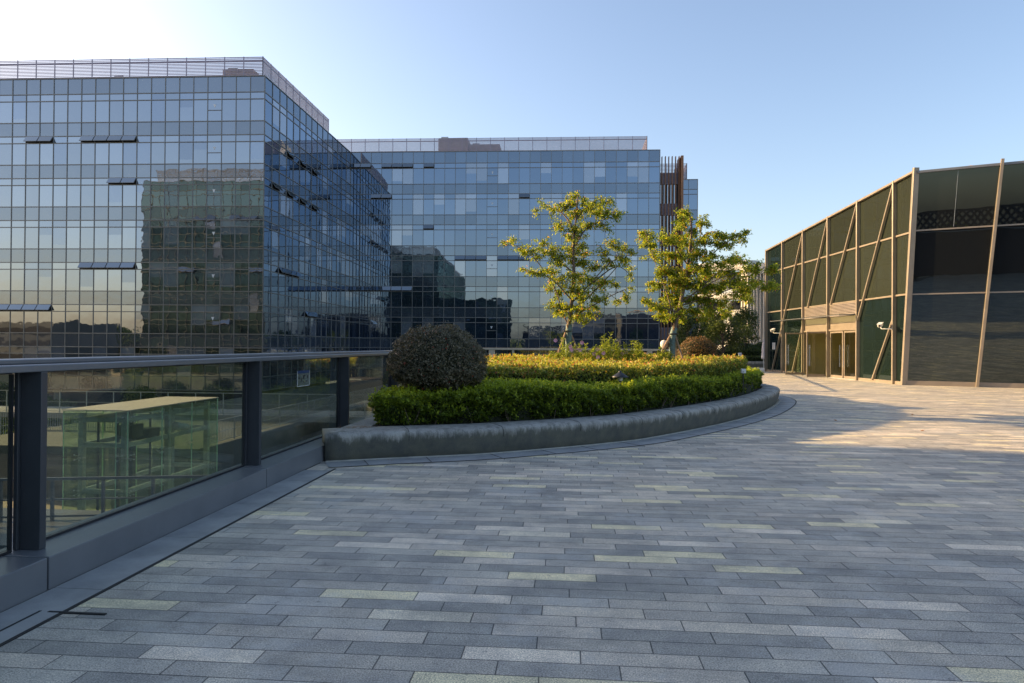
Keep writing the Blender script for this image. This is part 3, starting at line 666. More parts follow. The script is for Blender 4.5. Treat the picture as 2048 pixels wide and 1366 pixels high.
# notice fixed on the fence glass
t = thing('notice_sign', (-3.645, 9.2, 1.0), 'pale notice with blue header stuck on the fence glass', 'sign')
b = MB(); b.box(-3.650, -3.646, 8.99, 9.42, 1.03, 1.24); b.build('sheet', clearglass('notice_film', (.62, .72, .62), .5, 1.3, dirt_glow=.45), t)
b = MB(); b.box(-3.6455, -3.643, 8.99, 9.42, 1.205, 1.24); b.build('header', M['blue'], t)
b = MB()
for yy, zz, hh in ((9.05, 1.13, .03), (9.12, 1.09, .05), (9.20, 1.12, .055), (9.24, 1.15, .03), (9.34, 1.13, .05), (9.31, 1.08, .02), (9.19, 1.07, .02)): b.box(-3.6454, -3.6435, yy, yy+.022, zz, zz+hh)
b.build('printed_figures', M['black'], t)
b = MB()
for q_ in ((8.985, 8.99, 1.03, 1.24), (9.42, 9.425, 1.03, 1.24), (8.985, 9.425, 1.025, 1.03)): b.box(-3.6456, -3.6425, *q_[:2], *q_[2:])
b.build('border', M['white_paint'], t)

# ---------------------------------------------------------------- curtain-wall office blocks
Z0, ST = 26.9, 4.28          # top of the first vent row, storey height
def curtain(root, p0, p1, ncol, ks, top=28.5, opens={}, marker=None, blinds=.32, depth=.06, zbot=None, sill=True, fine=True, tone=''):
    """one face, panes seen from outside run from p0 to p1 with the outside on the right-hand side of p0->p1"""
    a = Vector((*p0, 0)); b_ = Vector((*p1, 0)); d = (b_-a).normalized(); nrm = Vector((d.y, -d.x, 0)); sp = (b_-a).length/ncol
    W = lambda u, o, z: a + d*u + nrm*o + Vector((0, 0, z))
    def pane(mb, u0, u1, z0, z1, mat, tilt=None, uz=None):
        tx, tz = tilt or (random.gauss(0, .0008), random.gauss(0, .0008)); uc, zc = (uz or ((u0+u1)/2, (z0+z1)/2))
        mb.face([W(u, (u-uc)*tx+(z-zc)*tz, z) for u, z in ((u0, z0), (u1, z0), (u1, z1), (u0, z1))], mat)
    rows = [top]
    sp_b = MB()
    for i in range(ncol): pane(sp_b, i*sp, (i+1)*sp, Z0, top, 0)
    sp_b.build('parapet_panels', [M['spandrel'+tone]], root)
    for k in ks:
        zv = Z0-ST*k; zw = zv-.70; zs = zv-2.90; ze = zv-ST; rows += [zv, zw, zs]
        wb = MB(); sb = MB()
        bl_run = 0
        for i in range(ncol):
            u0, u1 = i*sp, (i+1)*sp; r = random.random(); t = (random.gauss(0, .0008), random.gauss(0, .0008)); uz = ((u0+u1)/2, zw-1)
            isop = i in opens.get(k, ())
            hasb = random.random() < blinds
            dropf = random.choice((.35, .6, 1., 1., .8)) if hasb else 0
            if isop: pane(wb, u0, u1, zw, zv, 2)
            else: pane(wb, u0, u1, zw, zv, 1 if hasb else 0)
            if dropf:
                zb = zw-(zw-zs)*dropf; pane(wb, u0, u1, zb, zw, 1, t, uz)
                if dropf < 1: pane(wb, u0, u1, zs, zb, 0, t, uz)
            else: pane(wb, u0, u1, zs, zw, 0, t, uz)
            pane(sb, u0, u1, ze, zs, 0)
        wb.build('ribbon_window', [M['vision'+tone], M['blind'], M['void']], root); sb.build('spandrel_panels', M['spandrel'+tone], root)
        for i in opens.get(k, ()):
            u0, u1 = i*sp+.05, (i+1)*sp-.05; fl = MB(); L_ = .66; o1 = L_*math.sin(R(38)); z1 = zv-.05-L_*math.cos(R(38))
            fl.hexa([W(u0, .05, zv-.05), W(u1, .05, zv-.05), W(u1, o1, z1), W(u0, o1, z1), W(u0, .07, zv-.02), W(u1, .07, zv-.02), W(u1, o1+.03, z1+.02), W(u0, o1+.03, z1+.02)])
            fo = fl.build('open_vent', M['flap'], root); fr = MB()
            fr.bar(W(u0, o1, z1), W(u1, o1, z1), .05, .04); fr.bar(W(u0, .05, zv-.05), W(u0, o1, z1), .04); fr.bar(W(u1, .05, zv-.05), W(u1, o1, z1), .04)
            f2 = fr.build('vent_frame', M['mullion'], root)
            f2.parent = fo; f2.matrix_parent_inverse = fo.matrix_world.inverted() if False else Matrix.Identity(4)
        if marker is not None and fine:
            u0, u1 = marker*sp, (marker+1)*sp; uc = (u0+u1)/2; m = MB()
            m.face([W(uc-.16, .012, zw-.50), W(uc+.16, .012, zw-.50), W(uc, .012, zw-.86)]); m.build('fire_access_marker', M['marker'], root)
            m = MB(); m.bar(W(u0, .02, zw-1.1), W(u1, .02, zw-1.1), .06, .06); m.build('marker_transom', M['mullion'], root)
    zb = Z0-ST*(max(ks)+1); rows.append(zb)
    m = MB()
    for i in range(ncol+1): m.bar(W(i*sp, .015, zb), W(i*sp, .015, top), .055, .09, up=nrm)
    for z in rows: m.bar(W(0, .018, z), W(ncol*sp, .018, z), .075 if z != top else .12, .085, up=(0, 0, 1))
    m.build('mullion_grid', M['mullion'+tone], root)
    return W
def screen(root, pts, z0, z1, post=2.0, name='louvre_screen', mat='louvre'):
    """rooftop louvre screen along a polyline"""
    m = MB(); n = 14; hh = (z1-z0)/n
    for a, b_ in zip(pts[:-1], pts[1:]):
        A, B = Vector((*a, 0)), Vector((*b_, 0)); d = (B-A).normalized()
        for k in range(n):
            z = z0+hh*(k+.6); m.bar(A+Vector((0, 0, z)), B+Vector((0, 0, z)), .06, .075)
        L_ = (B-A).length; c = max(1, round(L_/post))
        for j in range(c+1):
            p = A+d*(L_*j/c); m.bar(p+Vector((0, 0, z0-.1)), p+Vector((0, 0, z1+.02)), .075, .075)
        m.bar(A+Vector((0, 0, z1-.45)), B+Vector((0, 0, z1-.45)), .08, .08)
    m.build(name, M[mat], root)
XR, YF = -30.4, 66.0
B1 = thing('office_block', (-50, 80, -7), 'large blue glass office block with louvred roof screen at left', 'building', 'glass office blocks')
KS = range(0, 7)
curtain(B1, (-118.1, YF-2.40), (XR, YF), 60, KS, opens={1: (43, 44, 47, 48, 49, 50), 2: (49, 50), 4: (47, 48, 49, 50), 5: (39, 40, 41, 42, 43, 44)}, marker=56)
curtain(B1, (XR, YF), (XR, 93.1), 15, KS, tone='_blue', opens={1: (3, 5, 7), 2: (1, 3, 5, 7), 4: (2, 3, 4), 5: (6, 7)}, blinds=.25)  # side face: same glass as the front, its shade put into the tint
b = MB(); b.face([(-118.1, YF-2.38, 28.45), (XR, YF, 28.45), (XR, 120, 28.45), (-118.1, 120, 28.45)]); b.face([(-118.1, YF, -3.1), (XR, YF, -3.1), (XR, 94, -3.1), (-118.1, 94, -3.1)])
b.face([(-118.1, YF, -3.1), (-118.1, YF, 28.45), (-118.1, 120, 28.45), (-118.1, 120, -3.1)]); b.build('roof', M['concrete'], B1)
screen(B1, [(-118, YF-2.0), (XR-.4, YF+.4), (XR-.4, 85.4)], 28.55, 30.62)
for x, y in [(-31.5, 67.2), (-31.5, 76), (-31.5, 85), (-42, 67.2), (-53, 67.2), (-64, 67.2)]:
    b = MB(); b.lathe([(.35, -7), (.35, -3.1)], (x, y, 0), 16); b.build('column', M['concrete'], B1, smooth=True)
b = MB(); b.box(-73, -34, 70, 70.3, -7, -3.1); b.box(-34.3, -34, 70, 94, -7, -3.1); b.build('ground_floor_wall', M['void'], B1)
def unit(name, label, x0, x1, y0, y1, z0, z1, steps=True):
    t = thing(name, ((x0+x1)/2, (y0+y1)/2, z0), label, 'roof machinery')
    b = MB(); b.box(x0, x1, y0, y1, z0, z1); b.build('casing', M['concrete'], t, bevel=.05)
    b = MB(); n = int((x1-x0)/.7)
    for k in range(n+1): x = x0+(x1-x0)*k/n; b.box(x-.03, x+.03, y0-.04, y0-.002, z0+.05, z1-.05)
    b.box(x0, x1, y0-.05, y0-.003, (z0+z1)/2-.03, (z0+z1)/2+.03); b.build('rib', M['louvre'], t)
    b = MB(); b.box(x0+.3, x0+1.3, y0+.4, y1-.4, z1, z1+.28); b.lathe([(.4, 0), (.4, .35), (.3, .4)], (x1-.9, (y0+y1)/2, z1), 14); b.build('fan_cowl', M['steel'], t)
unit('roof_unit', 'grey boxy machine behind roof screen near left block corner', -35.8, -32.6, 68, 70.5, 28.46, 30.1)
unit('roof_unit', 'low bluish machine behind middle of left block roof screen', -48.3, -45.2, 68, 71, 28.46, 29.6)
XE = 12.4
B2 = thing('office_block', (-9, 100, -7), 'wide glass office block across the centre behind the trees', 'building', 'glass office blocks')
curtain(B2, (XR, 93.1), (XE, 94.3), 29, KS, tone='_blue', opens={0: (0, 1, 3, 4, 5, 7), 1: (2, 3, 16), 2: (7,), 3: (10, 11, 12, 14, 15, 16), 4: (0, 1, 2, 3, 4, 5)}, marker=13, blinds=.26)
curtain(B2, (XE, 94.3), (XE, 114), 12, KS)
b = MB(); b.face([(XR, 93.1, 28.45), (XE, 94.3, 28.45), (XE, 114, 28.45), (XR, 114, 28.45)]); b.face([(XR, 94, -3.1), (XE, 94, -3.1), (XE, 114, -3.1), (XR, 114, -3.1)])
b.build('roof', M['concrete'], B2)
screen(B2, [(XR-4, 93.6), (XE-1.7, 94.75), (XE-1.7, 105)], 28.55, 30.55)
for x in (-27, -18, -9, 0, 9):
    b = MB(); b.lathe([(.4, -7), (.4, -3.1)], (x, 95, 0), 16); b.build('column', M['concrete'], B2, smooth=True)
b = MB(); b.box(XR, XE, 99, 99.3, -7, -3.1); b.build('ground_floor_wall', M['void'], B2)
unit('roof_unit', 'tall ribbed machinery housing above the centre block roof screen', -18.7, -14.5, 97, 101, 28.46, 31.5)
unit('roof_unit', 'long machinery housing right of the tall housing on centre block', -14.2, -9.9, 97.5, 101, 28.46, 30.6)
# fin tower and the block behind it
T = thing('fin_tower', (14, 95, 0), 'stair tower with tall brown vertical fins right of centre block', 'building')
for k in range(0, 7):
    b = MB(); zt = 25.7-4.28*k; b.box(XE+.05, 15.2, 95.6, 96.2, zt-1.6, zt); b.build('floor_band', M['louvre'], T)
for k in range(0, 7):
    b = MB(); zt = 25.7-4.28*k-1.6
    for j in range(6): b.face([(XE+.1+j*.5, 95.8, zt-2.68), (XE+.5+j*.5, 95.8, zt-2.68), (XE+.5+j*.5, 95.8, zt), (XE+.1+j*.5, 95.8, zt)])
    b.build('slot_window', [M['vision']], T)
b = MB(); b.box(XE+.06, 15.25, 96.3, 112, -7, 25.6); b.build('tower_core', M['void'], T)
for j in range(6):
    b = MB(); x = XE+.35+j*.46; b.box(x-.05, x+.05, 94.6, 95.1, -7, 27.7+.02*(j % 2)); b.build('fin', M['brown_fin'], T)
for x, wd, y, zt in ((15.15, .11, 95.3, 27.6), (15.42, .17, 94.3, 27.7), (14.9, .06, 96.4, 26.6), (14.65, .05, 97.2, 26.0)):
    b = MB(); b.box(x-wd, x+wd, y, y+1.2, -7, zt); b.build('fin', M['brown_fin'], T)
B4 = thing('office_block', (17, 105, -7), 'narrow blue glass block end showing right of the brown fins', 'building', 'glass office blocks')
Z0s, Z0 = Z0, 23.9
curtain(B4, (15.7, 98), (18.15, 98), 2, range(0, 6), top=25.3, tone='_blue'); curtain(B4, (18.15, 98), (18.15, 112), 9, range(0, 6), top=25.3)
Z0 = Z0s
b = MB(); b.face([(15.3, 98, 25.25), (18.15, 98, 25.25), (18.15, 112, 25.25), (15.3, 112, 25.25)]); b.build('roof', M['concrete'], B4)
screen(B4, [(12.6, 99.5), (16.9, 99.5), (16.9, 108)], 25.35, 28.0, post=1.5)
# blocks out of frame to the left and behind: they shade the deck and stand in the mirror glass
B3 = thing('office_block', (-66, 0, -7), 'glass office block standing left of the deck, mirrored in left block', 'building', 'glass office blocks')
curtain(B3, (-45.1, 23.1), (-68.2, 21.9), 15, KS, blinds=.04, fine=False, tone='_green', opens={1: (2, 3, 4, 7, 8), 3: (1, 2, 9, 10), 5: (5, 6)})
curtain(B3, (-45.1, -50), (-45.1, 23.1), 44, KS, blinds=.04, fine=False, tone='_green')
screen(B3, [(-46, -49), (-46, 22.4), (-66, 21.4)], 28.6, 30.6, mat='mullion')
b = MB(); b.hexa([(-68.1, -50, -7), (-45.2, -50, -7), (-45.2, 23.0, -7), (-68.1, 21.8, -7), (-68.1, -50, 28.4), (-45.2, -50, 28.4), (-45.2, 23.0, 28.4), (-68.1, 21.8, 28.4)])
b.build('roof', M['concrete'], B3)
B5 = thing('office_block', (-38, -10, -7), 'lower glass office wing stepping forward beside the left deck edge', 'building', 'glass office blocks')
Z0 = 22.6
curtain(B5, (-28, 18.9), (-45, 18.9), 12, range(0, 6), top=24.2, blinds=.04, fine=False, tone='_green')
curtain(B5, (-28, -50), (-28, 18.9), 40, range(0, 6), top=24.2, blinds=.04, fine=False, tone='_green', opens={1: (30, 31), 3: (33, 34, 35)})
Z0 = Z0s
screen(B5, [(-29, -49), (-29, 18.2), (-44.9, 18.2)], 24.3, 26.3, mat='mullion')
b = MB(); b.face([(-48, -50, 24.1), (-28, -50, 24.1), (-28, 18.9, 24.1), (-48, 18.9, 24.1)]); b.face([(-28.1, -50, -7), (-28.1, 18.8, -7), (-28.1, 18.8, 24), (-28.1, -50, 24)]); b.face([(-48, 18.8, -7), (-28, 18.8, -7), (-28, 18.8, 24), (-48, 18.8, 24)])
b.build('roof', M['concrete'], B5)
B6 = thing('office_block', (-20, -32, -7), 'mid height dark glass office block behind the viewpoint', 'building', 'glass office blocks')
Z0 = 14.6
curtain(B6, (-11, -24), (-27.9, -24), 12, range(0, 4), top=16.2, blinds=.12, fine=False, tone='_green', opens={1: (3, 4, 9)})
Z0 = Z0s
b = MB(); b.box(-27.9, -11.02, -30, -24.1, -.5, 16.1); b.build('wall_core', M['rail_dark'], B6)
PV = thing('low_pavilion', (0, -36, 0), 'dark low pavilion behind the viewpoint under a perforated lattice canopy', 'building')
b = MB(); b.box(-6.9, 34, -50, -32, 0, 5.3); b.build('wall', M['rail_dark'], PV)
b = MB()
for i in range(54):
    x = -6.5+i*.75; b.bar((x, -31, 5.7), (x+1.7, -31, 7.9), .27, .12, up=(0, 1, 0)); b.bar((x+1.7, -31.13, 5.7), (x, -31.13, 7.9), .27, .12, up=(0, 1, 0))
b.bar((-6.8, -31, 5.6), (36, -31, 5.6), .5, .4); b.bar((-6.8, -31, 7.8), (6, -31, 7.9), .3, .3); b.build('lattice_canopy', M['rail_dark'], PV)
for k, (x, y, w_, d_, h, lb) in enumerate([(-160, -70, 44, 30, 7.5, 'far grey slab block mirrored low in the left facade'), (40, -120, 50, 24, 15, 'far pale block behind the viewpoint mirrored in centre facade')]):
    t = thing('distant_block', (x, y, -7), lb, 'building'); b = MB(); b.box(x-w_/2, x+w_/2, y-d_/2, y+d_/2, -7, h); b.build('wall', M['dim_wall'], t); b = MB()
    for q_ in range(6):
      if q_*3.6-1.2 < h: b.box(x-w_/2+.5, x+w_/2-.5, y+d_/2+.01, y+d_/2+.2, q_*3.6-3, q_*3.6-1.2)
    b.build('window_strip', M['void'], t)
n = 26000; xs = rng.random(n)*560-420; hh = 5.2+2.2*np.sin(xs*.05)+2*np.sin(xs*.17+1)+1.5*np.sin(xs*.43)
zz = -6+(hh+6)*rng.random(n)**.6; ysn = -105+rng.normal(size=n)*3-12*np.cos(xs*.02)
wd = leafmesh('far_wood', np.c_[xs, ysn, zz], rng.normal(size=(n, 3))+np.array([0, 1, .3]), 2.1, 1.5, M['l_dark'])
tag(wd, 'dark band of far trees behind the viewpoint mirrored low in facades', 'trees', kind='stuff')

# ---------------------------------------------------------------- glass hall on the right
LT, FW = Vector((.9967, .0811, 0)), Vector((-.0811, .9967, 0))
def P(lat, d, z): return LT*lat + FW*d + Vector((0, 0, z))
HB = thing('glass_hall', tuple(P(20, 38, 0)), 'dark glass hall with champagne frames and slanting braces on the right', 'building')
cd = dict(A=46.5, B=43.7, C=40.6, D=37.4, E=34.2, F=30.95)
LA = 17.40
top = lambda d: 8.22+(46.5-d)*(9.25-8.22)/17.1
G0, G1 = (LA, 30.2), (LA, 29.35)
def gcol(z): t = z/9.27; return P(LA, 30.2-.85*t, z)
def quad(mat, pts, name='glass_panel'):
    b = MB(); b.face(pts); return b.build(name, mat, HB)
seq = 'ABCDEF'
rowz = [.14, 4.0, 6.68]
for i, c in enumerate(seq):
    d0 = cd[c]
    nxt_ = seq[i+1] if i < 5 else None
    for r_ in range(3):
        z0 = rowz[r_]; 
        if r_ == 0 and c in 'CD': continue
        zl = rowz[r_+1]-.0 if r_ < 2 else None
        if nxt_:
            d1 = cd[nxt_]; p = [P(LA, d0, z0), P(LA, d1, z0), P(LA, d1, zl or top(d1)), P(LA, d0, zl or top(d0))]
        else: p = [P(LA, d0, z0), gcol(z0), gcol(zl or 9.27), P(LA, d0, zl or top(d0))]
        quad(M['g_long'] if r_ and c != 'A' else M['g_long_low'], p)
        if r_ and nxt_:
            dm = (d0+d1)/2
            b = MB(); b.bar(P(LA-.004, dm, z0+.05), P(LA-.004, dm, (zl or top(dm))-.05), .012, .006, up=LT); b.build('panel_joint', M['black'], HB)
for c in seq:
    d0 = cd[c]; b = MB(); b.bar(P(LA-.08, d0, .0), P(LA-.08, d0, top(d0)+.06), .09, .20, up=LT); b.build('column', M['champagne'], HB, bevel=.01)
b = MB(); b.bar(gcol(0)-LT*.06, gcol(9.4)-LT*.06, .13, .24, up=LT); b.build('column', M['champagne'], HB, bevel=.01)
for z in (4.0, 6.68):
    b = MB(); a_ = P(LA-.03, 46.5, z); e_ = gcol(z)-LT*.03; b.bar(a_, e_, .06, .075); b.build('transom', M['champagne'], HB)
b = MB(); b.bar(P(LA-.05, 46.6, top(46.5)), P(LA-.05, 29.4, 9.25), .20, .09); b.build('roof_coping', M['champagne'], HB)
b = MB(); b.bar(P(LA-.02, 46.5, .07), P(LA-.02, 41.8, .07), .12, .14); b.bar(P(LA-.02, 34.2, .07), P(LA-.02, 30.2, .07), .12, .14); b.build('sill', M['champagne'], HB)
def brace(d0, z0, d1, z1):
    b = MB(); b.bar(P(LA-.10, d0, z0), P(LA-.10, d1, z1), .07, .11, up=LT); b.build('brace', M['champagne'], HB, bevel=.008)
# each brace climbs from the foot of one bay towards the head of the next but one column
brace(45.35, .1, cd['C']+.06, top(cd['C'])-.1); brace(42.1, .1, cd['C']+.06, 2.9); brace(cd['D']+2.55, 3.95, cd['D']+.06, top(cd['D'])-.1)
brace(cd['E']+2.85, 3.98, cd['E']+.06, top(cd['E'])-.1); brace(cd['E']-.05, 3.0, cd['F']+.06, top(cd['F'])-.1); brace(32.75, .1, cd['F']+.03, 2.95)
# end face, leaning outwards
EB = [(LA, 30.2), (19.75, 29.0), (22.15, 27.8), (24.55, 26.6), (26.95, 25.4), (31.8, 23.0)]
_sl = [.387, .74, .80, .86, .92, .98]; ET = [(x-.455*.757+.89*q_, y-.89*.757-.455*q_) for (x, y), q_ in zip(EB, _sl)]
ER = lambda i, z: P(EB[i][0]+(ET[i][0]-EB[i][0])*z/9.2, EB[i][1]+(ET[i][1]-EB[i][1])*z/9.2, z)
for i in range(5):
    for z0, z1 in ((.2, 3.98), (3.98, 6.72), (6.72, 9.2-.02*i)):
        quad(M['g_end'], [ER(i, z0), ER(i+1, z0), ER(i+1, z1), ER(i, z1)], 'end_glass_panel')
    b = MB(); b.bar(ER(i, .1), ER(i+1, .1), .12, .2); b.build('sill', M['champagne'], HB)
    b = MB(); b.bar(ER(i, 9.2), ER(i+1, 9.2), .2, .10); b.build('roof_coping', M['rail'], HB)
    for z in (3.98, 6.72):
        b = MB(); b.bar(ER(i, z), ER(i+1, z), .045, .06); b.build('transom', M['champagne'], HB)
nE = (Vector((-.455, -.89, 0)).x*LT + Vector((-.455, -.89, 0)).y*FW)
for i in range(1, 6):
    b = MB(); b.bar(ER(i, 0)+nE*.09, ER(i, 9.4)+nE*.09, .11, .22, up=nE); b.build('column', M['champagne'], HB, bevel=.01)
    m_ = (ER(i-1, 6.8)+ER(i, 6.8))/2; m2 = (ER(i-1, 9.1)+ER(i, 9.1))/2; b = MB(); b.bar(m_+nE*.003, m2+nE*.003, .014, .006, up=nE); b.build('panel_joint', M['steel'], HB)
# closing walls and roof
b = MB(); Q = [P(LA, 46.5, 0), P(40, 46.5, 0), P(40, 22, 0), P(31.8, 23, 0)]
b.face([P(LA+.1, 46.45, 8.1), P(40, 46.45, 8.1), P(40, 22, 8.6), P(32.2, 22.8, 8.8), P(LA+.1, 29.6, 8.9)]); b.build('roof', M['concrete'], HB)
b = MB(); b.face([P(LA, 46.55, 0), P(40, 46.55, 0), P(40, 46.55, 8.2), P(LA, 46.55, 8.2)]); b.face([P(40, 46.5, 0), P(40, 22, 0), P(40, 22, 8.5), P(40, 46.5, 8.2)]); b.build('rear_wall', M['rail_dark'], HB)
b = MB(); b.bar(P(LA-.02, 46.56, 0), P(LA-.02, 46.56, 8.3), .16, .12, up=LT); b.build('corner_post', M['rail'], HB)
# entrance: louvres, fascia, canopy, doors, lobby
for c0, c1 in (('C', 'D'), ('D', 'E')):
    d0, d1 = cd[c0]-.06, cd[c1]+.06
    b = MB()
    for k in range(9): z = 3.30+k*.075; b.hexa([P(LA-.06, d0, z), P(LA-.06, d1, z), P(LA+.02, d1, z+.02), P(LA+.02, d0, z+.02), P(LA-.04, d0, z+.05), P(LA-.04, d1, z+.05), P(LA+.02, d1, z+.06), P(LA+.02, d0, z+.06)])
    b.build('louvre', M['champagne'], HB)
    b = MB(); b.hexa([P(LA, d0, 2.62), P(LA, d1, 2.62), P(LA+.1, d1, 2.62), P(LA+.1, d0, 2.62), P(LA, d0, 3.28), P(LA, d1, 3.28), P(LA+.1, d1, 3.28), P(LA+.1, d0, 3.28)]); b.build('fascia', M['champagne'], HB)
    b = MB(); b.bar(P(LA-.02, d0, 2.58), P(LA-.02, d1, 2.58), .12, .09); b.build('door_head', M['champagne'], HB)
b = MB(); b.hexa([P(LA-1.0, 43.2, 3.30), P(LA-1.0, 34.25, 3.30), P(LA-.2, 34.25, 3.34), P(LA-.2, 43.2, 3.34), P(LA-1.0, 43.2, 3.312), P(LA-1.0, 34.25, 3.312), P(LA-.2, 34.25, 3.352), P(LA-.2, 43.2, 3.352)])
b.build('canopy_glass', M['g_door'], HB)
for d_ in (43.2, 40.6, 37.4, 34.3):
    b = MB(); b.bar(P(LA-1.0, d_, 3.27), P(LA-.1, d_, 3.31), .035, .05); b.build('canopy_arm', M['rail'], HB)
b = MB(); b.bar(P(LA-1.0, 43.4, 3.28), P(LA-1.0, 34.2, 3.28), .03, .03); b.build('canopy_rail', M['rail'], HB)
def door(h, dirv, wid, side):
    """leaf hinged at h (a point at floor level), reaching wid along dirv; side = pull side"""
    h = Vector(h); up = Vector((0, 0, 1)); e = h+dirv*wid; f = .07; b = MB()
    b.bar(h+dirv*f/2+up*.02, h+dirv*f/2+up*2.5, f, .05, up=side); b.bar(e-dirv*f/2+up*.02, e-dirv*f/2+up*2.5, f, .05, up=side)
    b.bar(h+dirv*f+up*.09, e-dirv*f+up*.09, .05, .14, up=up); b.bar(h+dirv*f+up*2.46, e-dirv*f+up*2.46, .05, .08, up=up)
    dr = b.build('door', M['champagne'], HB, bevel=.004)
    g_ = MB(); g_.face([h+dirv*f+up*.16, e-dirv*f+up*.16, e-dirv*f+up*2.42, h+dirv*f+up*2.42]); q_ = g_.build('door_pane', M['g_door']); q_.parent = dr
    q_.matrix_parent_inverse = Matrix.Identity(4)
    for s_ in (1, -1):
        m = MB(); o = side*(.11*s_); p = e-dirv*.14; m.tube([p+o+up*.62, p+o+up*1.78], .019, 8)
        for z in (.78, 1.62): m.tube([p+up*z+side*.02*s_, p+o+up*z], .012, 6)
        q_ = m.build('door_handle', M['handle'], smooth=True); q_.parent = dr; q_.matrix_parent_inverse = Matrix.Identity(4)
door(P(LA-.05, 40.45, 0), -LT, 1.15, FW); door(P(LA-.05, 37.55, 0), -LT, 1.15, FW)
door(P(LA, 37.28, 0), -FW, 1.42, LT); door(P(LA, 34.32, 0), FW, 1.42, LT)
b = MB(); b.bar(P(LA+.02, 40.5, .01), P(LA+.02, 34.3, .01), .25, .02); b.build('threshold', M['steel'], HB)
lb_ = MB()
lb_.face([P(22.5, 41, 0), P(22.5, 34, 0), P(22.5, 34, 3), P(22.5, 41, 3)]); lb_.face([P(LA+.1, 40.9, 0), P(22.5, 40.9, 0), P(22.5, 40.9, 3), P(LA+.1, 40.9, 3)])
lb_.face([P(LA+.1, 34.05, 0), P(22.5, 34.05, 0), P(22.5, 34.05, 3), P(LA+.1, 34.05, 3)]); lb_.build('lobby_wall', M['interior'], HB)
b = MB(); b.face([P(LA+.1, 41, 3), P(22.5, 41, 3), P(22.5, 34, 3), P(LA+.1, 34, 3)]); b.build('lobby_ceiling', M['cream'], HB)
b = MB(); b.face([P(LA+.12, 41, .012), P(22.5, 41, .012), P(22.5, 34, .012), P(LA+.12, 34, .012)]); b.build('lobby_floor', M['lobby_floor'], HB)
b = MB(); b.bar(P(22.46, 41, 2.2), P(22.46, 34, 2.2), .03, .03); b.box(0, 0, 0, 0, 0, 0) if False else None; b.build('wall_groove', M['black'], HB)
t = thing('display_cabinet', tuple(P(18.9, 36.2, 0)), 'pale green cabinet with white screen inside the entrance', 'cabinet')
b = MB(); b.hexa([P(18.6, 36.4, .02), P(19.5, 36.4, .02), P(19.5, 36.9, .02), P(18.6, 36.9, .02), P(18.6, 36.4, 2.15), P(19.5, 36.4, 2.15), P(19.5, 36.9, 2.15), P(18.6, 36.9, 2.15)]); b.build('cabinet_body', plain('pale_green_panel', (.55, .6, .3), None, 2, .5), t, bevel=.01)
b = MB(); b.hexa([P(18.72, 36.38, .85), P(19.4, 36.38, .85), P(19.4, 36.395, .85), P(18.72, 36.395, .85), P(18.72, 36.38, 2.0), P(19.4, 36.38, 2.0), P(19.4, 36.395, 2.0), P(18.72, 36.395, 2.0)]); b.build('screen_frame', M['black'], t)
b = MB(); b.hexa([P(18.76, 36.36, .89), P(19.36, 36.36, .89), P(19.36, 36.378, .89), P(18.76, 36.378, .89), P(18.76, 36.36, 1.96), P(19.36, 36.36, 1.96), P(19.36, 36.378, 1.96), P(18.76, 36.378, 1.96)]); b.build('screen', M['white_paint'], t)
t = thing('wall_plaque', tuple(P(22.4, 39.2, 1.9)), 'small dark red square plaque on the lobby wall', 'sign')
b = MB(); b.hexa([P(20.6, 40.86, 1.85), P(20.9, 40.86, 1.85), P(20.9, 40.885, 1.85), P(20.6, 40.885, 1.85), P(20.6, 40.86, 2.1), P(20.9, 40.86, 2.1), P(20.9, 40.885, 2.1), P(20.6, 40.885, 2.1)]); b.build('plate', plain('dark_red', (.12, .02, .015), None, 3, .5), t)
# wooden roof-light frame on the hall
t = thing('roof_frame', (18.3, 33, 8.9), 'shallow timber hipped frame showing above the hall roof', 'roof structure')
ap = Vector((18.45, 33, 10.0)); cs_ = [Vector((16.9, 32, 9.35)), Vector((19.9, 31.4, 9.45)), Vector((20.6, 34.5, 9.45)), Vector((17.2, 35, 9.35))]
for k in range(4):
    b = MB(); b.bar(cs_[k], ap, .16, .12); b.build('rafter', M['wood'], t); b = MB(); b.bar(cs_[k], cs_[(k+1) % 4], .14, .10); b.build('edge_beam', M['wood'], t)
b = MB(); b.tube([ap-Vector((0, 0, .05)), ap-Vector((0, 0, 1.2))], .04, 8); b.tube([ap-Vector((0, 0, .1)), ap+Vector((.4, -.3, -.75))], .03, 6); b.tube([ap-Vector((0, 0, .1)), ap+Vector((-.4, -.3, -.75))], .03, 6); b.build('prop', M['white_paint'], t)
def cctv(base, out, label):
    t = thing('security_camera', base, label, 'camera'); base = Vector(base); b = MB()
    b.tube([base, base+Vector(out)*.45], .022, 8); b.tube([base+Vector(out)*.45, base+Vector(out)*.5+Vector((0, 0, .12))], .022, 8); b.build('arm', M['white_paint'], t, smooth=True)
    e = base+Vector(out)*.5+Vector((0, 0, .17)); fw = Vector((-.55, -.8, -.22)).normalized(); b = MB(); b.bar(e-fw*.22, e+fw*.22, .16, .14); b.build('housing', M['white_paint'], t, bevel=.03)
    b = MB(); b.bar(e-fw*.2+Vector((0, 0, .085)), e+fw*.30+Vector((0, 0, .085)), .2, .015); b.build('sun_shield', M['white_paint'], t)
    b = MB(); b.tube([e+fw*.221, e+fw*.235], .05, 14); b.build('lens', M['black'], t)
cctv(tuple(P(LA-.2, 30.95, 2.5)), tuple(-LT), 'white security camera on the hall column nearest the front corner')
cctv(tuple(P(LA-.2, 43.7, 2.55)), tuple(-LT), 'white security camera on the second column from hall far end')
t = thing('wall_sign', tuple(P(LA-.02, 45.3, 1.5)), 'small white notice on glass at hall far end', 'sign')
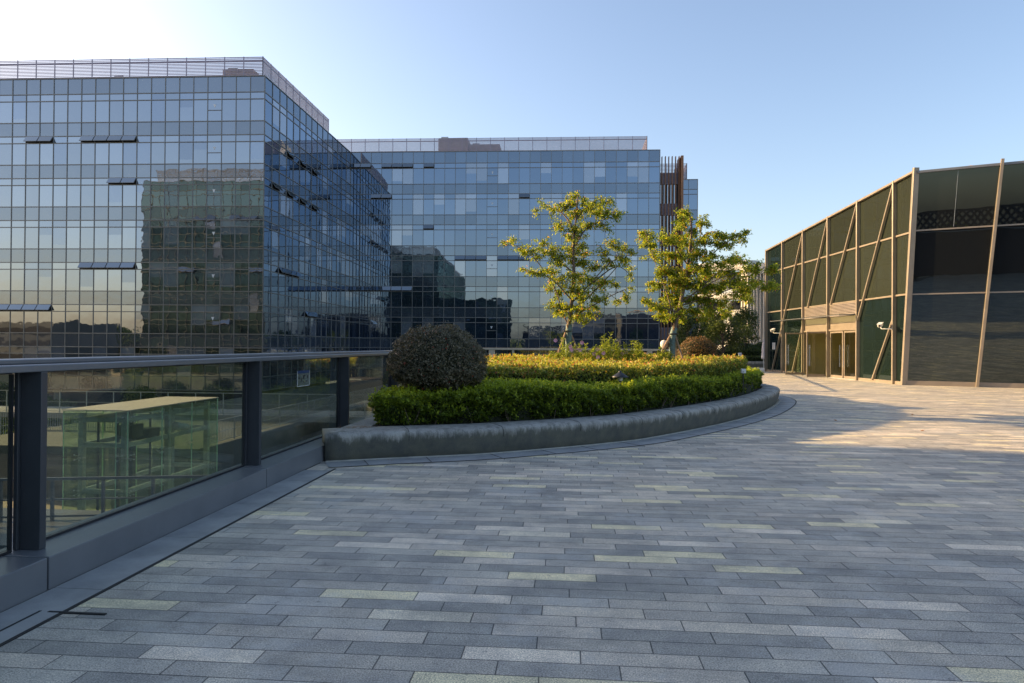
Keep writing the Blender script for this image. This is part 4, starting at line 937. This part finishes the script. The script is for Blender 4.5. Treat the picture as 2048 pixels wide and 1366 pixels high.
b = MB(); b.hexa([P(LA-.012, 45.6, 1.5), P(LA-.012, 45.1, 1.5), P(LA-.004, 45.1, 1.5), P(LA-.004, 45.6, 1.5), P(LA-.012, 45.6, 1.95), P(LA-.012, 45.1, 1.95), P(LA-.004, 45.1, 1.95), P(LA-.004, 45.6, 1.95)]); b.build('sheet', M['white_paint'], t)
b = MB()
for z in (1.6, 1.72, 1.84): b.bar(P(LA-.014, 45.52, z), P(LA-.014, 45.18, z), .002, .02)
b.build('printed_line', M['steel'], t)

# ---------------------------------------------------------------- beyond the hall: second planter, far buildings
t = thing('stone_planter', (15, 60, 0), 'distant curved stone planter beyond the glass hall', 'planter')
ell = [(9.5, 58.8), (11.5, 57.2), (14.2, 56.4), (17.5, 56.6), (21, 58), (24, 61), (24, 66), (9.5, 66)]
b = MB(); n = len(ell)
E1 = catmull(ell[:6], 6); 
for i in range(len(E1)-1):
    a, c = E1[i], E1[i+1]; cx = np.array([17, 63]); ia, ic = a+(cx-a)*.05, c+(cx-c)*.05
    b.hexa([(*a, 0), (*c, 0), (*ic, 0), (*ia, 0), (*a, .5), (*c, .5), (*ic, .5), (*ia, .5)])
b.build('planter_wall', M['planter'], t)
b = MB(); b.face([(p[0], p[1], .4) for p in E1]+[(24, 66, .4), (9.5, 66, .4)]); b.build('planter_soil', M['soil'], t)
E2 = E1 + (np.array([17, 63])-E1)*.08
hedge('low_hedge', 'distant dark low hedge in the far planter', 'hedge', np.r_[E2, [[22, 64], [10, 64]]], .4, lambda x, y: .90+0*x, 5000, 6000, .10, .06, M['l_dark'], E2, stems=False)
E3 = E1 + (np.array([17, 64])-E1)*.32
hedge('tiered_hedge', 'distant upper hedge tier in the far planter', 'hedge', np.r_[E3, [[21, 65], [11, 65]]], .4, lambda x, y: 1.36+0*x, 4000, 5000, .10, .06, M['l_dark'], E3, stems=False)
flood(14.0, 56.9, .92, .26, 'small white box on the distant hedge')
globe('globe_bush', 'distant broad green domed bush in the far planter', (15.0, 60.5, 1.25), 1.75, .75, 7000, .11, .06, M['l_dark'], trunk=False)
globe('globe_bush', 'distant round green bush right of the domed one', (16.9, 60.8, 1.2), 1.1, .9, 4000, .11, .06, M['l_dark'], trunk=False)
def ctree(name, label, x, y, z0, h, r, n, leaf=.13, trunk_h=.35, mat='l_dark', group=None):
    t = thing(name, (x, y, z0), label, 'tree', group); b = MB(); b.tube([(x, y, z0-.1), (x+.05, y, z0+h*.3), (x, y, z0+h*.8)], [.11, .08, .03], 7)
    cen = []; cl = []
    for k in range(26):
        a = random.random()*6.28; f = random.random(); zc = z0+h*(trunk_h+(.95-trunk_h)*f); rr = r*math.sin(math.pi*min(.95, .25+f*.7))*random.uniform(.35, 1)
        c = Vector((x+rr*math.cos(a), y+rr*math.sin(a), zc)); b.tube([(x, y, zc-h*.16), tuple((c+Vector((x, y, zc-h*.1)))/2), tuple(c)], [.035, .02, .008], 5); cl.append((c, r*random.uniform(.25, .42)))
    for k in range(n):
        c, s = random.choice(cl); v = Vector((random.gauss(0, 1), random.gauss(0, 1), random.gauss(0, .8))).normalized()*s*random.uniform(.4, 1.05); cen.append(tuple(c+v))
    b.build('trunk', M['bark_dark'], t, smooth=True); cen = np.array(cen); leafmesh('crown', cen, rng.normal(size=(n, 3))+np.array([0, 0, .7]), leaf, leaf*.55, M[mat], t)
ctree('dense_tree', 'small dark round tree standing in the far planter beside the hall', 15.0, 59.5, .4, 4.6, 1.5, 6000)
ctree('dense_tree', 'dark green tree directly behind the right young tree crown', 10.4, 47, .0, 4.3, 1.7, 7000, .13)
ctree('dense_tree', 'darker small tree behind the russet bush beyond the deck', 8.6, 50, -1, 5.0, 1.7, 6000, .14)
ctree('dense_tree', 'far tree left of the striped cream block', 13.2, 66, .3, 3.6, 1.6, 5000, .15)
t = thing('closed_umbrella', (15.35, 55, 0), 'folded pale parasol standing near the far planter', 'umbrella')
b = MB(); b.tube([(15.35, 55, 0), (15.35, 55, 2.3)], .03, 8); b.build('pole', M['steel'], t)
b = MB(); b.lathe([(.17, .75), (.2, .9), (.15, 1.3), (.17, 1.35), (.12, 1.9), (.06, 2.1), (.10, 2.12), (.03, 2.25), (.001, 2.27)], (15.35, 55, 0), 10); b.build('cloth', M['umbrella'], t)
CB = thing('terraced_block', (30, 150, -7), 'cream building with stacked rounded white balcony bands far behind', 'building')
A_, E_ = Vector((14, 165, 0)), Vector((38.4, 147, 0)); dd = (E_-A_).normalized(); nn = Vector((dd.y, -dd.x, 0))
def bandring(z0, z1, o):
    pts = [A_+nn*o, E_+nn*o-dd*2.0]
    for a in np.linspace(0, math.pi*.9, 8)[1:]: pts.append(E_-dd*2.0-nn*2.0+nn*(2.0+o)*math.cos(a)+dd*(2.0+o)*math.sin(a))
    pts.append(pts[-1]-nn*14-dd*8); b = MB(); pf = [(-.35, z0), (-.0, z0+.1*(z1-z0)), (.22, z0+.4*(z1-z0)), (.22, z0+.75*(z1-z0)), (.0, z1), (-.35, z1)]
    for (o1, za), (o2, zb) in zip(pf[:-1], pf[1:]):
        for i in range(len(pts)-1):
            def nrm(i): t_ = (pts[min(i+1, len(pts)-1)]-pts[max(i-1, 0)]).normalized(); return Vector((t_.y, -t_.x, 0))
            b.face([pts[i]+nrm(i)*o1+Vector((0, 0, za)), pts[i+1]+nrm(i+1)*o1+Vector((0, 0, za)), pts[i+1]+nrm(i+1)*o2+Vector((0, 0, zb)), pts[i]+nrm(i)*o2+Vector((0, 0, zb))], 0, .5)
    return b, pts
for z0, z1 in ((17.9, 20.0), (11.7, 13.2), (8.1, 9.6), (4.2, 5.8), (.9, 2.1)):
    b, pts = bandring(z0, z1, .9); b.build('balcony_band', M['cream'], CB)
for z0, z1 in ((13.2, 17.9), (9.6, 11.7), (5.8, 8.1), (2.1, 4.2), (-7, .9)):
    b = MB(); _, pts = bandring(0, 1, -.6)
    for i in range(len(pts)-1):
        L_ = (pts[i+1]-pts[i]).length; m = max(1, int(L_/1.6))
        for j in range(m):
            p, q_ = pts[i].lerp(pts[i+1], j/m), pts[i].lerp(pts[i+1], (j+1)/m); b.face([p+Vector((0, 0, z0)), q_+Vector((0, 0, z0)), q_+Vector((0, 0, z1)), p+Vector((0, 0, z1))], 1 if random.random() < .4 else 0)
    b.build('glazing', [M['vision'], M['blind']], CB)
b = MB(); b.face([A_+Vector((0, 0, 19.9)), E_+Vector((-2, 0, 19.9)), E_+Vector((-2, 20, 19.9)), A_+Vector((0, 20, 19.9))]); b.build('roof', M['cream'], CB)
SB = thing('finned_block', (30, 108, -7), 'cream block with narrow dark vertical fins beside the hall', 'building')
A_, E_ = Vector((28.2, 112, 0)), Vector((36, 96, 0)); dd = (E_-A_).normalized(); nn = Vector((dd.y, -dd.x, 0))
b = MB(); b.hexa([A_+Vector((0, 0, -7)), E_+Vector((0, 0, -7)), E_-nn*8+Vector((0, 0, -7)), A_-nn*8+Vector((0, 0, -7)), A_+Vector((0, 0, 13)), E_+Vector((0, 0, 13)), E_-nn*8+Vector((0, 0, 13)), A_-nn*8+Vector((0, 0, 13))]); b.build('dark_wall', M['void'], SB)
b = MB(); b.bar(A_+nn*.3+Vector((0, 0, 13.8)), E_+nn*.3+Vector((0, 0, 13.8)), .9, 1.6); b.build('parapet', M['cream'], SB)
L_ = (E_-A_).length
for k in range(26):
    p = A_+dd*(L_*k/25)+nn*.35; b = MB(); b.bar(p+Vector((0, 0, -7)), p+Vector((0, 0, 12.95)), .16, .5, up=nn); b.build('fin', M['cream'], SB)

# ---------------------------------------------------------------- lower level seen through the fence glass
LX0, LX1, LY0, LY1, LZ = -17.75, -15.37, 22.8, 29.0, -.78
LF = thing('glass_lift', (-16.6, 26, -7), 'free standing glass lift tower with pale flat roof beyond the fence', 'lift')
b = MB(); b.box(LX0-.03, LX1+.03, LY0-.03, LY1+.03, LZ, LZ+.03); b.build('roof', M['lift_roof'], LF)
def gp(x0, y0, x1, y1, z0, z1):
    b = MB(); b.face([(x0, y0, z0), (x1, y1, z0), (x1, y1, z1), (x0, y0, z1)]); b.build('glass_panel', M['g_lift'], LF)
    b = MB(); b.bar((x0, y0, z0), (x0, y0, z1), .018); b.bar((x1, y1, z0), (x1, y1, z1), .018); b.build('glass_edge', M['g_lift_edge'], LF)
zl = [-6.9, -4.9, -2.45, LZ-.01]
for z0, z1 in zip(zl[:-1], zl[1:]):
    gp(LX0, LY0, LX0+1.95, LY0, z0+.02, z1-.02); gp(LX0+1.97, LY0, LX1, LY0, z0+.02, z1-.02); gp(LX0, LY1, LX1, LY1, z0+.02, z1-.02)
    for k in range(3):
        y0, y1 = LY0+.02+k*2.06, LY0+k*2.06+2.04; gp(LX1, y0, LX1, y1, z0+.02, z1-.02); gp(LX0, y0, LX0, y1, z0+.02, z1-.02)
for x in (LX0+.5, LX1-.28):
    for y in (LY0+.28, LY0+2.9, LY1-.4):
        b = MB(); b.box(x-.09, x+.09, y-.09, y+.09, -7, LZ-.12); b.build('steel_post', M['steel'], LF)
for z in (-1.05, -1.95, -3.6, -5.3):
    for y in (LY0+.28, LY1-.4): b = MB(); b.box(LX0+.5, LX1-.28, y-.06, y+.06, z-.16, z); b.build('cross_beam', M['steel'], LF)
    for x in (LX0+.5, LX1-.28): b = MB(); b.box(x-.06, x+.06, LY0+.28, LY1-.4, z-.163, z-.003); b.build('side_beam', M['steel'], LF)
for z in (-1.1, -2.45, -3.7, -4.9):
    for x, y, ux, uy in ((LX1-.28, LY0, 0, 1), (LX0+.5, LY0, 0, 1), (LX1, LY0+2.06, -1, 0), (LX1, LY0+4.1, -1, 0), (LX1, LY0+.3, -1, 0), (LX1, LY1-.4, -1, 0)):
        b = MB()
        for s1 in (-.09, .09):
            for s2 in (-.09, .09):
                p = Vector((x+(s1 if uy else ux*.01), y+(s1 if ux else uy*.01), z+s2)); q_ = Vector((x+ux*.25, y+uy*.25, z)); b.tube([p, q_], .012, 5)
                b.lathe([(.001, -.025), (.03, -.02), (.03, .02), (.001, .025)], (p.x, p.y, p.z), 8)
        b.build('spider_fitting', M['steel'], LF)
b = MB(); b.box(-16.9, -16.4, 24.6, 25.3, -2.0, -1.5); b.box(-16.75, -16.5, 24.8, 25.0, -5.5, -2.0); b.box(-16.85, -16.3, 25.5, 26.2, -2.2, -1.75); b.box(-16.6, -16.5, 24.75, 24.85, -1.5, -1.2); b.build('hoist_machine', M['rail_dark'], LF)
b = MB(); b.tube([(-15.9, 27.4, -1.9), (-15.9, 26.6, -1.75)], .17, 14); b.build('motor', M['steel'], LF)
for x, y in ((-16.95, 23.5), (-16.2, 23.5), (-16.95, 26.6), (-16.2, 26.6)):
    b = MB(); b.box(x-.03, x+.03, y-.03, y+.03, -7, -1.2); b.build('guide_rail', M['rail_dark'], LF)
for k in range(5):
    b = MB(); x = -16.75+.09*k; b.tube([(x, 24.4, -6.9), (x, 24.4, -2)], .012, 4); b.build('cable', M['black'], LF)
b = MB(); b.box(-17.05, -16.1, 24.4, 26.4, -6.8, -4.7); b.build('lift_car', M['steel'], LF, bevel=.02)
def railing(name, label, p0, p1, zt, h, n, mat, bal=0, grp='lower level railings', w=.05):
    p0, p1 = Vector((*p0, 0)), Vector((*p1, 0)); t = thing(name, tuple((p0+p1)/2+Vector((0, 0, zt-h))), label, 'railing', grp)
    b = MB(); b.bar(p0+Vector((0, 0, zt)), p1+Vector((0, 0, zt)), w*1.2, w); b.bar(p0+Vector((0, 0, zt-h+.1)), p1+Vector((0, 0, zt-h+.1)), w*.8, w*.7); b.bar(p0+Vector((0, 0, zt-h*.5)), p1+Vector((0, 0, zt-h*.5)), w*.6, w*.5); b.build('handrail', mat, t)
    for k in range(n+1):
        p = p0.lerp(p1, k/n); b = MB(); b.bar(p+Vector((0, 0, zt-h)), p+Vector((0, 0, zt)), w, w); b.build('post', mat, t)
    if bal:
        b = MB(); m = int((p1-p0).length/bal)
        for k in range(m): p = p0.lerp(p1, (k+.5)/m); b.bar(p+Vector((0, 0, zt-h+.1)), p+Vector((0, 0, zt)), .02, .02)
        b.build('baluster', mat, t)
g = MB(); g.box(-46, -9, 42, 46, -3.3, -2.95); structure('footbridge', g, M['concrete'])
railing('railing', 'pale tall railing crossing behind the lift roof', (-46, 42.1), (-9, 42.1), -1.55, 1.4, 20, M['steel'])
railing('railing', 'pale railing left of lift on the sloping wall', (-32, 36.2), (-24.5, 36.2), -2.35, 1.5, 6, M['steel'], .14)
wl = thing('ramp_wall', (-28, 35, -7), 'grey metal clad parapet wall of ramp left of the lift', 'wall'); b = MB()
b.hexa([(-33, 35.5, -7), (-21, 36.5, -7), (-21, 36.8, -7), (-33, 35.8, -7), (-33, 35.5, -4.4), (-21, 36.5, -3.7), (-21, 36.8, -3.7), (-33, 35.8, -4.4)]); b.build('cladding', M['rail'], wl)
b = MB(); b.bar((-33, 35.6, -4.38), (-21, 36.6, -3.68), .4, .07); b.build('coping', M['louvre'], wl)
g = MB(); g.box(-29.9, -17, 30.5, 93.5, -3.7, -3.3); structure('lower_terrace', g, M['ground'])
tw = thing('terrace_wall', (-17, 60, -7), 'grey retaining wall under the receding railing', 'wall'); b = MB(); b.box(-17.0, -16.7, 30.5, 93, -7, -3.25); b.build('wall', M['dim_wall'], tw)
b = MB()
for k in range(14): b.box(-16.69, -16.6, 32+k*4, 34.6+k*4, -6.9, -4.6)
b.build('panel', M['rail_dark'], tw)
railing('railing', 'slim metal railing receding along the lower terrace', (-17, 31), (-17, 92), -2.15, 1.1, 22, M['steel'], .15)
railing('railing', 'dark handrail low in front of the lift', (-17.5, 16.5), (-7.5, 18.6), -2.05, 1.1, 8, M['rail'], 0, w=.07)
g = MB(); g.box(-22, -6.5, 15, 18.4, -3.4, -3.15); structure('lower_walkway', g, M['rail'])
for k, (x, y) in enumerate(((-19, 17.6), (-17.9, 17.6), (-16.2, 17.6), (-12, 17.6))):
    t = thing('dark_pier', (x, y, -7), ['dark steel pier at the far left end under lower walkway', 'second dark pier from the left under the lower walkway', 'dark pier just under the front of glass lift', 'dark pier right of the lift under lower walkway'][k], 'pier', 'piers under the lower walkway'); b = MB(); b.box(x-.18, x+.18, y-.18, y+.18, -7, -3.4); b.box(x-.28, x+.28, y-.28, y+.28, -7, -6.85); b.build('pier_shaft', M['rail_dark'], t, bevel=.01)
# planting on the lower level by the centre block
for k, (x, y, r, z, lb) in enumerate([(-13.5, 72, 3.2, -3.6, 'bright shrub mass at centre block foot seen through the fence'), (-18.5, 80, 3.4, -3.2, 'tall shrub mass near the corner of the two blocks'), (-9.5, 60, 2.8, -4.2, 'rounded shrub on lower level right of the fence post'),
                                     (-12.2, 50, 2.4, -5.2, 'broad low shrub below the fence glass'), (-7.0, 76, 3.0, -3.4, 'shrub mass behind globe bush on the lower level')]):
    globe('broad_shrub', lb, (x, y, z), r, r*.85, 6000, .26, .15, M['l_phot'] if k % 2 == 0 else M['l_box'], trunk=False, cat='shrub')
for k, (x, y, h) in enumerate(((-38, 58, 4.6), (-45, 55, 4.2), (-52, 59, 4.8), (-60, 56, 4.4))):
    ctree('broad_tree', ['dark tree in front of left block foot, nearest the corner', 'smaller dark tree before the left block, second from corner', 'dark tree before left block, third from the corner', 'leftmost dark tree before the left block foot'][k], x, y, -7, h, 2.2, 4000, .22, .3)
# low office interiors are not built; dry leaves on the rim
n = 150; lx = -3.0+rng.normal(size=n)*.10; ly = 9.72+rng.normal(size=n)*.10
lf = leafmesh('leaf_litter', np.c_[lx+.35*(ly-9.72), ly, np.full(n, .412)], np.tile([0, 0, 1.], (n, 1))+rng.normal(size=(n, 3))*.3, .028, .012, M['stake'], None, lean=np.c_[rng.normal(size=(n, 2)), np.zeros(n)])
tag(lf, 'dry leaf litter lying on the planter corner', 'leaves', kind='stuff')
n = 260; k = rng.integers(3, 50, n); base_ = offset(CUR, .12)[k] + rng.normal(size=(n, 2))*.12
lf = leafmesh('leaf_litter', np.c_[base_, np.full(n, .012)], np.tile([0, 0, 1.], (n, 1)), .024, .012, M['stake'], None, lean=np.c_[rng.normal(size=(n, 2)), np.zeros(n)])
tag(lf, 'scattered dry leaves along foot of the planter', 'leaves', kind='stuff')

n = 14000; xs = -78+rng.random(n)*34; ys_ = 44+rng.random(n)*18; hz = 1.3+.9*hsh(xs, ys_, .55)+.5*hsh(xs, ys_, 1.4)
gc = leafmesh('shrubbery', np.c_[xs, ys_, -7+np.maximum(hz, .15)*rng.random(n)**.5], rng.normal(size=(n, 3))+np.array([0, 0, .8]), .55, .34, M['l_box'])
tag(gc, 'green shrub planting on lower level in front of left block', 'shrubs', kind='stuff')

for k_, (x, y, a) in enumerate(((6.9, 13.9, .3), (8.3, 17.2, 1.2), (5.9, 15.6, 2.1), (9.6, 14.1, .8), (4.3, 18.6, 2.7), (12.0, 13.2, .2))):
    v = Vector((math.cos(a), math.sin(a), 0)); n_ = Vector((-v.y, v.x, 0)); c_ = Vector((x, y, .006)); b = MB()
    b.face([c_-v*.055, c_+n_*.03+Vector((0, 0, .012)), c_+v*.055+Vector((0, 0, .02)), c_+v*.01]); b.face([c_-v*.055, c_+v*.01, c_+v*.055+Vector((0, 0, .02)), c_-n_*.03+Vector((0, 0, .016))])
    o = b.build('fallen_leaf', M['leaf_dry']); tag(o, ['dry orange leaf near the front edge of the sunlit paving', 'dry leaf in the middle of the sunlit paving', 'dry leaf in the rounded planter shadow, nearer the camera', 'dry leaf at the right end of the rounded shadow', 'dry leaf in shade closest to the planter rim', 'dry leaf farthest right on the sunlit paving'][k_], 'leaf', 'dry leaves on the paving')
